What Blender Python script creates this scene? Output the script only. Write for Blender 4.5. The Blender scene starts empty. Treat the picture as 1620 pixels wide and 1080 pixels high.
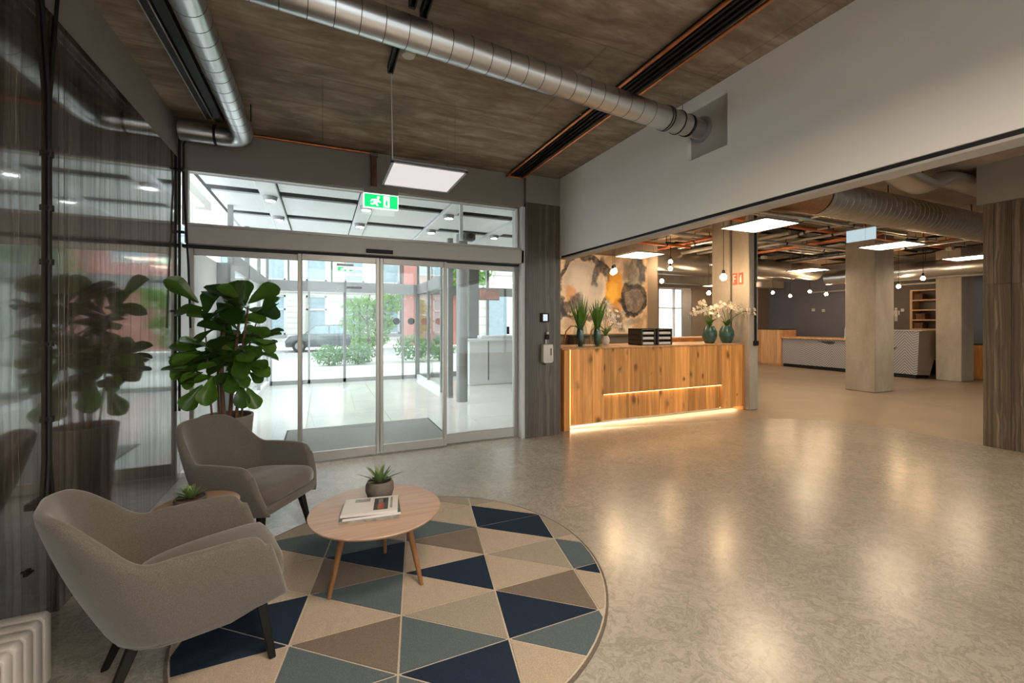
import bpy, bmesh, math, random
from mathutils import Vector, Matrix, noise
random.seed(7)
PI = math.pi
S = bpy.context.scene
COL = S.collection
# ------------------------------------------------------------------ camera, sky, exposure
cam_d = bpy.data.cameras.new('camera'); cam = bpy.data.objects.new('camera', cam_d); COL.objects.link(cam)
cam_d.sensor_width = 36; cam_d.lens = 36*680/1620; cam_d.shift_y = -30/1620; cam_d.clip_start = .05; cam_d.clip_end = 300
cam.location = (0, 0, 1.4); cam.rotation_euler = (PI/2, 0, -math.radians(23.8)); S.camera = cam
W = bpy.data.worlds.new('overcast_sky'); S.world = W; W.use_nodes = True
bg = W.node_tree.nodes['Background']; bg.inputs[0].default_value = (.93, .97, 1, 1); bg.inputs[1].default_value = 1.55
S.view_settings.view_transform = 'Standard'; S.view_settings.look = 'None'; S.view_settings.gamma = 1
S.view_settings.exposure = 1.3
S.view_settings.use_curve_mapping = False
L_HALL_FILL, L_WARM, L_BULB, L_VEST, L_STRIP = 21.0, 9.0, 85.0, 140.0, 3.2   # lamp strengths; hall value drives only the panels added behind the viewer

# ------------------------------------------------------------------ mesh building
class MB:
    def __init__(s): s.v = []; s.f = []
    def add(s, vs, fs):
        n = len(s.v); s.v += [Vector(p) for p in vs]; s.f += [[n+i for i in f] for f in fs]; return s
    def box(s, x0, x1, y0, y1, z0, z1):
        return s.add([(x0,y0,z0),(x1,y0,z0),(x1,y1,z0),(x0,y1,z0),(x0,y0,z1),(x1,y0,z1),(x1,y1,z1),(x0,y1,z1)],
                     [(3,2,1,0),(4,5,6,7),(0,1,5,4),(1,2,6,5),(2,3,7,6),(3,0,4,7)])
    def obox(s, c, d, rz=0, rx=0, ry=0):
        m = MB().box(-d[0]/2,d[0]/2,-d[1]/2,d[1]/2,-d[2]/2,d[2]/2)
        R = Matrix.Translation(c) @ Matrix.Rotation(rz,4,'Z') @ Matrix.Rotation(ry,4,'Y') @ Matrix.Rotation(rx,4,'X')
        return s.add([R@p for p in m.v], m.f)
    def cyl(s, p0, p1, r0, r1=None, n=16, caps=True):
        r1 = r0 if r1 is None else r1; p0 = Vector(p0); p1 = Vector(p1); d = (p1-p0).normalized()
        a = d.orthogonal().normalized(); b = d.cross(a)
        c = [(math.cos(2*PI*i/n), math.sin(2*PI*i/n)) for i in range(n)]
        vs = [p0+(a*x+b*y)*r0 for x,y in c]+[p1+(a*x+b*y)*r1 for x,y in c]
        fs = [(i,(i+1)%n,n+(i+1)%n,n+i) for i in range(n)]
        if caps: fs += [tuple(range(n-1,-1,-1)), tuple(range(n,2*n))]
        return s.add(vs, fs)
    def tube(s, pts, r, n=10, caps=True, squash=1):
        pts = [Vector(p) for p in pts]; k = len(pts); vs = []; up = None
        for i,p in enumerate(pts):
            d = (pts[min(i+1,k-1)]-pts[max(i-1,0)]).normalized()
            if up is None: up = d.orthogonal().normalized() if abs(d.z) > .9 else (Vector((0,0,1))-d*d.z).normalized()
            else: up = (up-d*up.dot(d)).normalized()
            b = d.cross(up); rr = r[i] if isinstance(r,(list,tuple)) else r
            vs += [p+(up*math.cos(2*PI*j/n)*squash+b*math.sin(2*PI*j/n))*rr for j in range(n)]
        fs = [(i*n+j,i*n+(j+1)%n,(i+1)*n+(j+1)%n,(i+1)*n+j) for i in range(k-1) for j in range(n)]
        if caps: fs += [tuple(range(n-1,-1,-1)), tuple(range((k-1)*n,k*n))]
        return s.add(vs, fs)
    def lathe(s, prof, c=(0,0,0), n=24, capb=True, capt=True):
        c = Vector(c); k = len(prof)
        vs = [c+Vector((r*math.cos(2*PI*j/n), r*math.sin(2*PI*j/n), z)) for r,z in prof for j in range(n)]
        fs = [(i*n+j,i*n+(j+1)%n,(i+1)*n+(j+1)%n,(i+1)*n+j) for i in range(k-1) for j in range(n)]
        if capb: fs.append(tuple(range(n-1,-1,-1)))
        if capt: fs.append(tuple(range((k-1)*n,k*n)))
        return s.add(vs, fs)
    def prism(s, poly, z0, z1, axis='z'):
        n = len(poly)
        def P(a,b,t): return (a,b,t) if axis == 'z' else ((a,t,b) if axis == 'y' else (t,a,b))
        vs = [P(a,b,z0) for a,b in poly]+[P(a,b,z1) for a,b in poly]
        return s.add(vs, [tuple(range(n-1,-1,-1)), tuple(range(n,2*n))]+[(i,(i+1)%n,n+(i+1)%n,n+i) for i in range(n)])
    def ball(s, c, r, n=12, m=8, sz=1):
        return s.lathe([(max(r*math.sin(PI*i/m),1e-4), -r*sz*math.cos(PI*i/m)) for i in range(m+1)], c, n)

def wloc(o):
    v = Vector((0,0,0))
    while o is not None: v += o.location; o = o.parent
    return v
def tag(o, label=None, cat=None, group=None, kind=None):
    for k,v in (('label',label),('category',cat),('group',group),('kind',kind)):
        if v: o[k] = v
    return o
def build(mb, name, mat, parent=None, label=None, cat=None, group=None, kind=None, bev=0, seg=1, sub=0, local=False, ang=38, flat=False):
    """one mesh object; coordinates are world ones (local=True: relative to the parent)"""
    me = bpy.data.meshes.new(name); o = bpy.data.objects.new(name, me); COL.objects.link(o)
    if parent is not None:
        o.parent = parent; off = Vector((0,0,0)) if local else wloc(parent)
    elif local: off = Vector((0,0,0))
    else:
        xs = [p.x for p in mb.v]; ys = [p.y for p in mb.v]
        off = Vector(((min(xs)+max(xs))/2, (min(ys)+max(ys))/2, min(p.z for p in mb.v))); o.location = off
    me.from_pydata([p-off for p in mb.v], [], mb.f)
    bm = bmesh.new(); bm.from_mesh(me)
    bmesh.ops.recalc_face_normals(bm, faces=bm.faces)
    if bev:
        es = [e for e in bm.edges if len(e.link_faces) == 2 and e.calc_face_angle(0) > .5]
        bmesh.ops.bevel(bm, geom=es, offset=bev, segments=seg, affect='EDGES', profile=.5, clamp_overlap=True)
    bm.to_mesh(me); bm.free()
    if mat: me.materials.append(mat)
    if not flat:
        me.polygons.foreach_set('use_smooth', [True]*len(me.polygons)); me.set_sharp_from_angle(angle=math.radians(ang))
    if sub:
        m = o.modifiers.new('smooth','SUBSURF'); m.levels = m.render_levels = sub
    return tag(o, label, cat, group, kind)
def thing(name, label, cat, loc=(0,0,0), rz=0, group=None, kind=None):
    o = bpy.data.objects.new(name, None); COL.objects.link(o); o.location = loc; o.rotation_euler = (0,0,rz); o.empty_display_size = .05
    return tag(o, label, cat, group, kind)
def dup(o, loc=None, rz=None, label=None, group=None, parent=None):
    c = o.copy(); COL.objects.link(c); c.parent = parent
    if loc is not None: c.location = loc
    if rz is not None: c.rotation_euler = (0,0,rz)
    if label: c['label'] = label
    if group: c['group'] = group
    for ch in list(o.children):
        dup(ch, parent=c)
    return c

# ------------------------------------------------------------------ materials
class NT:
    def __init__(s, name):
        s.m = bpy.data.materials.new(name); s.m.use_nodes = True; s.t = s.m.node_tree; s.b = s.t.nodes['Principled BSDF']; s.out = s.t.nodes['Material Output']
    def n(s, typ, **kw):
        nd = s.t.nodes.new('ShaderNode'+typ)
        for k,v in kw.items():
            if k == 'i':
                for a,b in v.items():
                    if hasattr(b,'is_output'): s.t.links.new(b, nd.inputs[a])
                    else: nd.inputs[a].default_value = b
            else: setattr(nd,k,v)
        return nd
    def link(s, a, b): s.t.links.new(a,b)
    def pos(s): return s.n('NewGeometry').outputs['Position']
    def obj(s): return s.n('TexCoord').outputs['Object']
    def scl(s, v, sc, rot=(0,0,0), loc=(0,0,0)): return s.n('Mapping', i={0:v,1:loc,2:rot,3:sc}).outputs[0]
    def noise(s, v, sc=5, det=6, rough=.55, dist=0): return s.n('TexNoise', i={'Vector':v,'Scale':sc,'Detail':det,'Roughness':rough,'Distortion':dist}).outputs[0]
    def ramp(s, f, stops):
        r = s.n('ValToRGB', i={0:f}); e = r.color_ramp.elements
        while len(e) > 1: e.remove(e[-1])
        e[0].position = stops[0][0]; e[0].color = (*stops[0][1],1)
        for p,c in stops[1:]:
            k = e.new(p); k.color = (*c,1)
        return r.outputs[0]
    def mix(s, f, a, b, mode='MIX'):
        m = s.n('Mix', data_type='RGBA', blend_type=mode); 
        for k,v in ((0,f),(6,a),(7,b)):
            if hasattr(v,'is_output'): s.link(v, m.inputs[k])
            else: m.inputs[k].default_value = v if k == 0 else (*v,1)
        return m.outputs[2]
    def math(s, op, a, b=0, c=0):
        m = s.n('Math', operation=op)
        for k,v in enumerate((a,b,c)):
            if hasattr(v,'is_output'): s.link(v, m.inputs[k])
            else: m.inputs[k].default_value = v
        return m.outputs[0]
    def bump(s, h, st=.3, dist=.01):
        b = s.n('Bump', i={'Strength':st,'Distance':dist,'Height':h}); s.link(b.outputs[0], s.b.inputs['Normal'])
    def set(s, col=None, rough=.5, metal=0, spec=.5, coat=0, coat_rough=.03):
        for k,v in (('Base Color',col),('Roughness',rough),('Metallic',metal),('Specular IOR Level',spec),('Coat Weight',coat),('Coat Roughness',coat_rough)):
            if v is None: continue
            if hasattr(v,'is_output'): s.link(v, s.b.inputs[k])
            else: s.b.inputs[k].default_value = (*v,1) if k == 'Base Color' else v
        return s
def plain(name, col, rough=.5, metal=0, spec=.5, var=.12, sc=6, bump=0, stretch=(1,1,1), coat=0):
    t = NT(name); v = t.scl(t.obj(), stretch); f = t.noise(v, sc, 5)
    d = tuple(c*(1-var) for c in col); l = tuple(min(1,c*(1+var)) for c in col)
    t.set(t.ramp(f, [(.3,d),(.7,l)]), rough, metal, spec, coat)
    if bump: t.bump(f, bump, .004)
    return t.m
def emit(name, col, st):
    t = NT(name); t.set((.02,.02,.02), .5)
    t.b.inputs['Emission Color'].default_value = (*col,1); t.b.inputs['Emission Strength'].default_value = st
    return t.m
def glass(name, tint=(.95,.97,.96), refl=.05, gain=1.0):
    t = NT(name); t.t.nodes.remove(t.b)
    lw = t.n('LayerWeight', i={'Blend':.5}).outputs['Facing']
    f = t.math('MINIMUM', t.math('ADD', t.math('MULTIPLY', t.math('POWER', lw, 5), .9*gain), refl*.6), 1)
    tr = t.n('BsdfTransparent', i={0:(*tint,1)}); gl = t.n('BsdfGlossy', i={0:(1,1,1,1),'Roughness':.0})
    mx = t.n('MixShader', i={0:f,1:tr.outputs[0],2:gl.outputs[0]}); t.link(mx.outputs[0], t.out.inputs[0])
    return t.m

def marble_floor():
    t = NT('marble_floor'); p = t.pos()
    w = t.noise(t.scl(p,(1,1,1)), 2.2, 4); q = t.mix(.16, p, w, 'ADD')
    q2 = t.n('VectorMath', operation='ADD', i={0:p,1:t.n('TexNoise', i={'Vector':p,'Scale':3.0,'Detail':5}).outputs[1]}).outputs[0]
    v1 = t.noise(q2, 6.5, 9, .62, .9); band = t.math('ABSOLUTE', t.math('SUBTRACT', v1, .5))
    v2 = t.noise(q2, 19, 7, .6, .6); b2 = t.math('ABSOLUTE', t.math('SUBTRACT', v2, .5))
    cl = t.noise(p, 1.6, 3)
    c = t.ramp(cl, [(.3,(.335,.298,.257)),(.7,(.41,.368,.318))])
    c = t.mix(t.ramp(band, [(0,(.85,)*3),(.018,(.36,)*3),(.055,(0,0,0))]), c, (.20,.185,.165))
    c = t.mix(t.ramp(b2, [(0,(.65,)*3),(.03,(.22,)*3),(.07,(0,0,0))]), c, (.24,.22,.195))
    t.b.inputs['IOR'].default_value = 1.58; r = t.math('MULTIPLY_ADD', t.noise(p, 3, 4), .09, .195)
    return t.set(c, r, 0, .5).m
def resin_floor():
    t = NT('resin_floor'); p = t.pos(); f = t.noise(p, 1.3, 5); g = t.noise(t.scl(p,(1,9,1)), 14, 4)
    c = t.mix(t.math('MULTIPLY', g, .35), t.ramp(f, [(.3,(.29,.235,.185)),(.7,(.36,.295,.235))]), (.25,.20,.155))
    return t.set(c, .42, 0, .4).m
def concrete_ceiling():
    t = NT('board_marked_concrete'); p = t.pos()
    st = t.noise(t.scl(p,(.85,3.4,1)), 2.2, 9, .68, .6); big = t.noise(p, .9, 5, .6, .5); fine = t.noise(t.scl(p,(1,2,1)), 16, 6)
    c = t.ramp(st, [(.36,(.235,.172,.118)),(.5,(.35,.268,.195)),(.64,(.52,.42,.318))])
    c = t.mix(t.ramp(big, [(.42,(0,0,0)),(.62,(.7,)*3)]), c, (.135,.095,.062))
    w = t.noise(t.scl(p,(1,2.4,1)), 3.1, 3, .5); c = t.mix(t.ramp(w, [(.60,(0,0,0)),(.70,(.45,)*3)]), c, (.46,.41,.34))
    c = t.mix(t.math('MULTIPLY', fine, .3), c, (.09,.072,.055))
    bh = t.n('TexVoronoi', i={'Vector':p,'Scale':3.3}).outputs[0]; c = t.mix(t.ramp(bh, [(0,(.8,)*3),(.035,(0,0,0))]), c, (.03,.025,.02))
    br = t.n('TexBrick', i={'Vector':p,'Color1':(1,1,1,1),'Color2':(1,1,1,1),'Mortar':(0,0,0,1),'Scale':1,'Mortar Size':.011,'Mortar Smooth':.9,'Brick Width':2.6,'Row Height':1.15}); br.offset = .35
    c = t.mix(t.math('MULTIPLY', t.math('SUBTRACT',1,br.outputs[0]), t.math('MULTIPLY', big, .75)), c, (.085,.062,.042))
    t.bump(t.math('ADD', st, t.math('MULTIPLY', br.outputs[0], .25)), .3, .01)
    return t.set(c, .72, 0, .3).m
def concrete(name, a, b, bump=.2):
    t = NT(name); p = t.pos(); f = t.noise(t.scl(p,(1,1,.35)), 2.6, 8, .62, .3); g = t.noise(p, 22, 5)
    c = t.mix(t.math('MULTIPLY', g, .3), t.ramp(f, [(.3,a),(.7,b)]), tuple(x*.6 for x in a))
    bh = t.n('TexVoronoi', i={'Vector':p,'Scale':5}).outputs[0]; c = t.mix(t.ramp(bh, [(0,(.6,)*3),(.05,(0,0,0))]), c, tuple(x*.35 for x in a))
    t.bump(g, bump, .004); return t.set(c, .75, 0, .3).m
def travertine(name, dark, mid, light, rough, spec=.5, fr=1.0, coat=0, vary=.0):
    t = NT(name); p = t.pos()
    d = t.n('VectorMath', operation='ADD', i={0:t.scl(p,(1,1,.22)),1:t.n('VectorMath', operation='SCALE', i={0:t.n('TexNoise', i={'Vector':t.scl(p,(1,1,.6)),'Scale':1.7,'Detail':3}).outputs[1],'Scale':.10}).outputs[0]}).outputs[0]
    q = t.scl(d, (16*fr,16*fr,.10)); f = t.noise(q, 1.6, 7, .68, .15); h = t.noise(t.scl(d,(5*fr,5*fr,.08)), 1.2, 4)
    c = t.ramp(f, [(.36,dark),(.46,mid),(.53,tuple((x+y)/2 for x,y in zip(mid,light))),(.57,dark),(.62,mid),(.70,light)])
    c = t.mix(t.ramp(h, [(.40,(0,0,0)),(.56,(.85,)*3)]), c, dark)
    fine = t.noise(t.scl(d,(60*fr,60*fr,.25)), 1.5, 4); c = t.mix(t.ramp(fine, [(.42,(.45,)*3),(.58,(0,0,0))]), c, tuple(x*.55 for x in dark))
    if not coat:
        hv = t.n('HueSaturation', i={'Hue':.5,'Saturation':1.0,'Value':t.math('MULTIPLY_ADD', t.n('ObjectInfo').outputs['Random'], vary, 1-vary*.5),'Fac':1.0,'Color':c}); c = hv.outputs[0]
    else:
        coat = t.math('MULTIPLY_ADD', t.n('MapRange', i={0:f,1:.40,2:.60,3:0,4:1}).outputs[0], .75, .25)
    if fr == .8: t.b.inputs['IOR'].default_value = 1.7; t.b.inputs['Coat IOR'].default_value = 1.8
    return t.set(c, rough, 0, spec, coat, .03).m
def pine(name='pine', k=1.0, var=.60, a=(.70,.315,.088), b=(.90,.46,.155), knots=True):
    t = NT(name); r = t.n('ObjectInfo').outputs['Random']
    o = t.n('VectorMath', operation='ADD', i={0:t.pos(),1:t.n('CombineXYZ', i={0:t.math('MULTIPLY',r,37.),2:t.math('MULTIPLY',r,11.)}).outputs[0]}).outputs[0]
    g = t.noise(t.scl(o,(26,26,1.1)), 1.2, 6, .6, .7); w = t.noise(t.scl(o,(6,6,.5)), 1.5, 3, .5, 1.2)
    c = t.ramp(g, [(.38,tuple(x*k for x in a)),(.62,tuple(x*k for x in b))])
    c = t.mix(t.ramp(w, [(.42,(0,0,0)),(.64,(.45,)*3)]), c, (.46*k,.19*k,.052*k))
    hv = t.n('HueSaturation', i={'Hue':.5,'Saturation':1.0,'Value':t.math('MULTIPLY_ADD', r, var, 1-var*.5),'Fac':1.0,'Color':c}).outputs[0]
    if knots:
        kd = t.n('VectorMath', operation='ADD', i={0:o,1:t.n('VectorMath', operation='SCALE', i={0:t.n('TexNoise', i={'Vector':o,'Scale':9.,'Detail':2}).outputs[1],'Scale':.07}).outputs[0]}).outputs[0]
        vn = t.n('TexVoronoi', i={'Vector':t.scl(kd,(7.5,7.5,4.2)),'Scale':1.0,'Randomness':1.0}); rnd = t.n('SeparateColor', i={0:vn.outputs[1]}).outputs[0]
        kk = t.math('DIVIDE', vn.outputs[0], t.math('MULTIPLY_ADD', t.math('POWER', rnd, 3.), 1.5, .12))
        hv = t.mix(t.ramp(kk, [(0,(.95,)*3),(.13,(.8,)*3),(.24,(.25,)*3),(.34,(0,0,0))]), hv, (.15*k,.05*k,.016*k))
    return t.set(hv, .45, 0, .4).m
def oak(name, a, b, rough=.42, st=(1.5,18,18)):
    t = NT(name); g = t.noise(t.scl(t.obj(), st), 2.2, 6, .6, .5); t.bump(g, .08, .002)
    return t.set(t.ramp(g, [(.3,a),(.7,b)]), rough, 0, .4).m
def fabric(name, a, b, sc=420):
    t = NT(name); p = t.obj(); f = t.noise(p, sc, 2); g = t.noise(p, 5, 3)
    c = t.mix(t.math('MULTIPLY', g, .25), t.ramp(f, [(.35,a),(.65,b)]), a); t.bump(f, .35, .002)
    t.set(c, .9, 0, .2); t.b.inputs['Sheen Weight'].default_value = .35; t.b.inputs['Sheen Roughness'].default_value = .5
    return t.m
def carpet(name, col):
    t = NT(name); p = t.pos(); f = t.noise(p, 260, 3); g = t.noise(t.scl(p,(3,1,1),(0,0,.5)), 9, 4)
    c = t.mix(t.math('MULTIPLY', g, .5), t.ramp(f, [(.3,tuple(x*.62 for x in col)),(.7,tuple(x*1.25 for x in col))]), tuple(x*.7 for x in col)); t.bump(f, .6, .004)
    return t.set(c, .95, 0, .1).m
def galv(name, axis_rot, pitch, col=(.66,.68,.70), rough=.30):
    """galvanised spiral duct; seams are geometry, spangle only here"""
    t = NT(name); f = t.noise(t.obj(), 5, 2, .4)
    c = t.ramp(f, [(.3,tuple(x*.93 for x in col)),(.7,col)])
    return t.set(c, rough, 1, .5).m

M = dict(
 marble=marble_floor(), resin=resin_floor(), ceil=concrete_ceiling(),
 concrete=concrete('column_concrete', (.34,.30,.25), (.52,.465,.395)),
 ceil2=concrete('lounge_ceiling_concrete', (.27,.205,.145), (.42,.33,.245)),
 stone_pol=travertine('polished_travertine', (.045,.037,.031), (.125,.105,.09), (.32,.29,.265), .10, .5, .8, 1.0),
 stone=travertine('honed_travertine', (.085,.064,.046), (.21,.165,.122), (.44,.37,.29), .38, .5, .62, 0, .45),
 grey=plain('grey_paint', (.25,.235,.21), .6, var=.04, sc=3), greyd=plain('dark_grey_paint', (.10,.095,.088), .6, var=.05),
 white=plain('warm_white_paint', (.87,.845,.81), .6, var=.015, sc=2), plaster=plain('pale_plaster', (.62,.62,.62), .6, var=.03),
 black=plain('black_plastic', (.010,.010,.010), .55, 0, .3, var=.2), blackm=plain('black_steel', (.016,.017,.019), .5, .2, .3, var=.2),
 alu=plain('champagne_aluminium', (.40,.375,.34), .38, .55, var=.05, sc=4), aluw=plain('pale_header_paint', (.46,.44,.41), .42, .0, var=.03),
 aluc=plain('grey_aluminium', (.30,.305,.31), .4, .4, var=.05), chrome=plain('chrome', (.75,.75,.75), .12, 1, var=.04),
 copper=plain('copper_pipe', (.62,.22,.09), .34, .85, var=.25, sc=9), rust=plain('orange_pipe', (.52,.14,.05), .5, .1, var=.25, sc=7),
 galv=galv('galvanised_steel', 0, .1), galvd=galv('dull_galvanised_steel', 0, .1, (.60,.58,.55), .38), lead=plain('pale_pipe', (.48,.46,.44), .4, .3),
 navy=plain('blue_grey_wall_paint', (.155,.16,.205), .55, var=.06, sc=2), brownw=plain('dark_brown_wall', (.085,.066,.054), .5, var=.1), taupe=plain('taupe_wall', (.20,.155,.115), .6, var=.05),
 glass=glass('clear_glass'), glassd=glass('door_glass', (.93,.96,.95), .05), glassv=glass('vase_glass', (.80,.88,.84), .10),
 tilew=plain('polished_pale_tile', (.66,.655,.63), .09, 0, .5, var=.05, sc=1.5), panelw=plain('white_ceiling_panel', (.78,.80,.82), .35, var=.02),
 pine=pine(), pine2=pine('orange_pine', 1.0, .25, (.60,.24,.06), (.72,.32,.09), False), pine3=pine('pale_pine', 1.0, .4, (.55,.32,.17), (.68,.43,.24), False),
 oak=oak('oak_table_top', (.37,.235,.16), (.50,.335,.24), .30), oakl=oak('oak_leg', (.19,.085,.03), (.28,.135,.052), .45, (18,18,1.5)),
 fab=fabric('taupe_wool', (.078,.067,.058), (.152,.131,.115)), leg=plain('dark_stained_wood', (.008,.007,.0065), .5, 0, .2, var=.3, stretch=(8,8,1)),
 rad=plain('cream_radiator_enamel', (.50,.465,.425), .38, var=.03), mat=carpet('grey_entrance_mat', (.27,.27,.26)),
 soil=plain('soil', (.05,.025,.016), .95, var=.6, sc=60, bump=.8), potg=plain('taupe_planter', (.20,.17,.145), .6, var=.08), bowl=plain('dark_stoneware', (.105,.088,.075), .65, var=.2, sc=20, stretch=(1,1,3)),
 bark=plain('brown_stem', (.13,.062,.035), .8, var=.4, sc=30, stretch=(1,1,.2), bump=.4),
 paper=plain('white_paper', (.62,.60,.57), .5, var=.03), print_d=plain('dark_print', (.05,.055,.065), .4, var=.5, sc=40), print_r=plain('red_brown_print', (.26,.08,.05), .4, var=.4, sc=30), print_g=plain('grey_print', (.25,.24,.22), .4, var=.4, sc=30),
 green=emit('lit_exit_green', (.0,.42,.10), .9), greenw=emit('lit_exit_white', (.9,1,.92), 1.1), signb=emit('lit_pale_sign', (.62,.80,.86), .33),
 led_hall=emit('hall_led', (1,.93,.89), .31), led_fill=emit('hall_fill_led', (1,.84,.66), L_HALL_FILL), led_warm=emit('warm_led', (1,.77,.50), L_WARM), bulb=emit('warm_bulb', (1,.68,.38), L_BULB),
 strip=emit('warm_strip', (1,.62,.26), L_STRIP), strip2=emit('warm_foot_strip', (1,.70,.38), L_STRIP*3), vest=emit('downlight_led', (1,1,1), L_VEST), frost=plain('white_frame', (.62,.62,.63), .4, var=.03),
 red=plain('red_sign', (.50,.10,.06), .5), whitep=plain('white_plastic', (.62,.60,.56), .4, var=.05), screen=emit('small_screen', (.55,.62,.7), .55),
 pave=plain('pale_paving', (.62,.61,.60), .8, var=.06, sc=1.5), asphalt=plain('street_asphalt', (.42,.42,.43), .9, var=.06), stonef=plain('pale_facade_stone', (.66,.635,.60), .8, var=.05, sc=2),
 wglass=plain('street_window_glass', (.30,.40,.46), .1, 0, .8, var=.1), redw=plain('red_facade', (.50,.22,.19), .8, var=.06), carp=plain('dark_car_paint', (.06,.075,.09), .2, .2, coat=1), tyre=plain('tyre', (.02,.02,.02), .8),
 terr=plain('terracotta_print', (.45,.2,.1), .7), ceram=plain('blue_green_glaze', (.035,.085,.075), .25, var=.35, sc=18), petal=plain('cream_petal', (.80,.72,.60), .6, var=.08), sill=plain('dark_sill', (.05,.045,.04), .5),
)
def leafmat(name, a, b, rough=.35, trans=.25):
    t = NT(name); f = t.noise(t.obj(), 4, 4); r = t.n('ObjectInfo').outputs['Random']
    c = t.mix(t.math('POWER', r, .7), tuple(x*.8+y*.12 for x,y in zip(a,b)), t.ramp(f, [(.2,tuple((x+y)/2 for x,y in zip(a,b))),(.7,b)])); t.set(c, rough, 0, .5)
    t.b.inputs['Transmission Weight'].default_value = 0; t.b.inputs['Subsurface Weight'].default_value = 0
    tr = t.n('BsdfTranslucent', i={0:c}); mx = t.n('MixShader', i={0:trans,1:t.b.outputs[0],2:tr.outputs[0]}); t.link(mx.outputs[0], t.out.inputs[0])
    return t.m
M['fig'] = leafmat('fig_leaf', (.008,.034,.009), (.11,.24,.025), .3, .38); M['blade'] = leafmat('blade_leaf', (.05,.15,.02), (.14,.30,.04)); M['succ'] = leafmat('succulent_leaf', (.10,.17,.06), (.24,.33,.12))
M['tree'] = leafmat('tree_leaf', (.14,.32,.06), (.36,.55,.16), .6, .5); M['hedge'] = leafmat('hedge_leaf', (.10,.24,.10), (.25,.42,.20), .6, .4)

ST = dict(kind='structure')
# ------------------------------------------------------------------ ground plan (metres): x along the glass front, y into the street, z up
XL, XR, YG, ZC = -1.17, 2.71, 4.80, 3.19
# floors: marble disc edge towards the lounge
def arc_poly():
    c = (5.25, 2.72); r = 1.68
    pts = [(XL-.05,-3.6),(6.7,-3.6)]
    pts += [(6.9,1.2),(6.9,2.0)]
    a0 = math.atan2(2.31-2.72, 6.86-5.25); a1 = math.atan2(4.36-2.72, 5.33-5.25)
    pts += [(c[0]+r*math.cos(a0+(a1-a0)*i/28), c[1]+r*math.sin(a0+(a1-a0)*i/28)) for i in range(29)]
    pts += [(4.9,4.45),(4.2,4.62),(3.4,4.75),(2.9,4.86),(2.75,4.9),(XL-.05,4.9)]
    return pts
build(MB().prism(arc_poly(), -.10, 0), 'floor', M['marble'], label='pale veined marble floor of the entrance hall with a curved edge', **ST)
build(MB().box(2.6,15.8,-3.7,11.1,-.12,-.003), 'floor_lounge', M['resin'], label='smooth brown resin floor of the lounge beyond the curved edge', **ST)
fv = build(MB().box(-1.4,6.5,4.9,11.3,-.14,-.03), 'floor_vestibule', M['greyd'], label='polished pale tile floor of the glazed vestibule', **ST)
tm = None
for i in range(7):
    for j in range(6):
        x0 = -1.3+i*1.1; y0 = 4.9+j*1.07
        if x0 > 3.2+ (y0-5)*.4: continue
        build(MB().box(x0+.0015,x0+1.0985,y0+.0015,y0+1.0685,-.03,-.001), 'tile', M['tilew'], fv)
# ceilings
build(MB().box(XL-.1,XR+.2,-3.6,YG+.12,ZC,ZC+.2), 'ceiling', M['ceil'], label='bare brown board-marked concrete ceiling over the hall', **ST)
build(MB().box(XR+.2,15.8,-3.7,11.1,ZC,ZC+.2), 'ceiling_lounge', M['ceil2'], label='raw concrete ceiling of the lounge behind its pipes', **ST)
# left wall: polished stone slabs, paint band over them
wl = build(MB().box(XL-.16,XL-.03,-3.6,4.86,0,ZC), 'wall_left', M['greyd'], label='dark left wall of polished striped stone below a grey painted band', **ST)
build(MB().box(XL-.03,XL-.004,-3.6,4.80,2.865,ZC), 'paint_band', M['grey'], wl)
for y0,y1,z0,z1 in ((2.845,4.73,0,2.86),(2.795,2.843,0,2.86),(2.70,2.793,.56,2.86),(1.1,2.696,0,2.86),(-.8,1.096,0,2.86),(-2.7,-.804,0,2.86)):
    build(MB().box(XL-.03,XL,y0,y1,z0,z1), 'stone_slab', M['stone_pol'], wl, bev=.002)
# right bulkhead
wr = build(MB().box(XR,XR+.14,-3.6,2.24,2.225,ZC).box(XR,XR+.14,2.61,4.66,2.225,ZC).box(XR,XR+.14,2.24,2.61,2.225,2.70).box(XR,XR+.14,2.24,2.61,3.10,ZC), 'wall_right', M['white'], label='white bulkhead wall hanging over the opening to the lounge', **ST)
build(MB().box(XR+.015,XR+.13,-3.6,4.66,2.20,2.225), 'shadow_gap', M['blackm'], wr)
build(MB().box(XR+.005,XR+.14,-3.6,4.66,2.186,2.20), 'edge_trim', M['aluw'], wr)
build(MB().box(XR+.035,XR+.06,2.24,2.61,2.70,3.10), 'recessed_plate', M['aluw'], wr)
# rear walls (out of view) close the rooms; window openings added for daylight fill
build(MB().box(XL-.16,-.4,-3.85,-3.7,0,ZC).box(2.6,4.0,-3.85,-3.7,0,ZC).box(9.0,15.8,-3.85,-3.7,0,ZC).box(-.4,2.6,-3.85,-3.7,2.9,ZC).box(4,9,-3.85,-3.7,2.9,ZC).box(4,9,-3.85,-3.7,0,.4), 'wall_rear', M['white'], label='plain wall with added window openings closing the hall behind the viewer', **ST)
for nm,x0,x1,z0,lb_ in (('added_window_6',-.4,2.6,0,'tall window added behind the viewer to light the hall'),('added_window_7',4,9,.4,'wide window added behind the viewer to light the lounge')):  # both windows are unseen, added for ambient daylight
    o = thing(nm, lb_, None, ((x0+x1)/2,-3.78,z0), kind='structure'); build(MB().box(x0,x1,-3.78,-3.77,z0,2.9), 'pane', M['glass'], o)
    for k in range(4): x = x0+(x1-x0)*k/3; build(MB().box(x-.03,x+.03,-3.81,-3.74,z0,2.9), 'mullion', M['aluc'], o)
build(MB().box(-30,30,-30,-3.85,-.12,-.02), 'ground_rear_bounce', M['pave'], label='pale paving added unseen behind the viewer to bounce daylight', **ST)  # unseen paving added to bounce daylight through the rear windows
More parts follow.
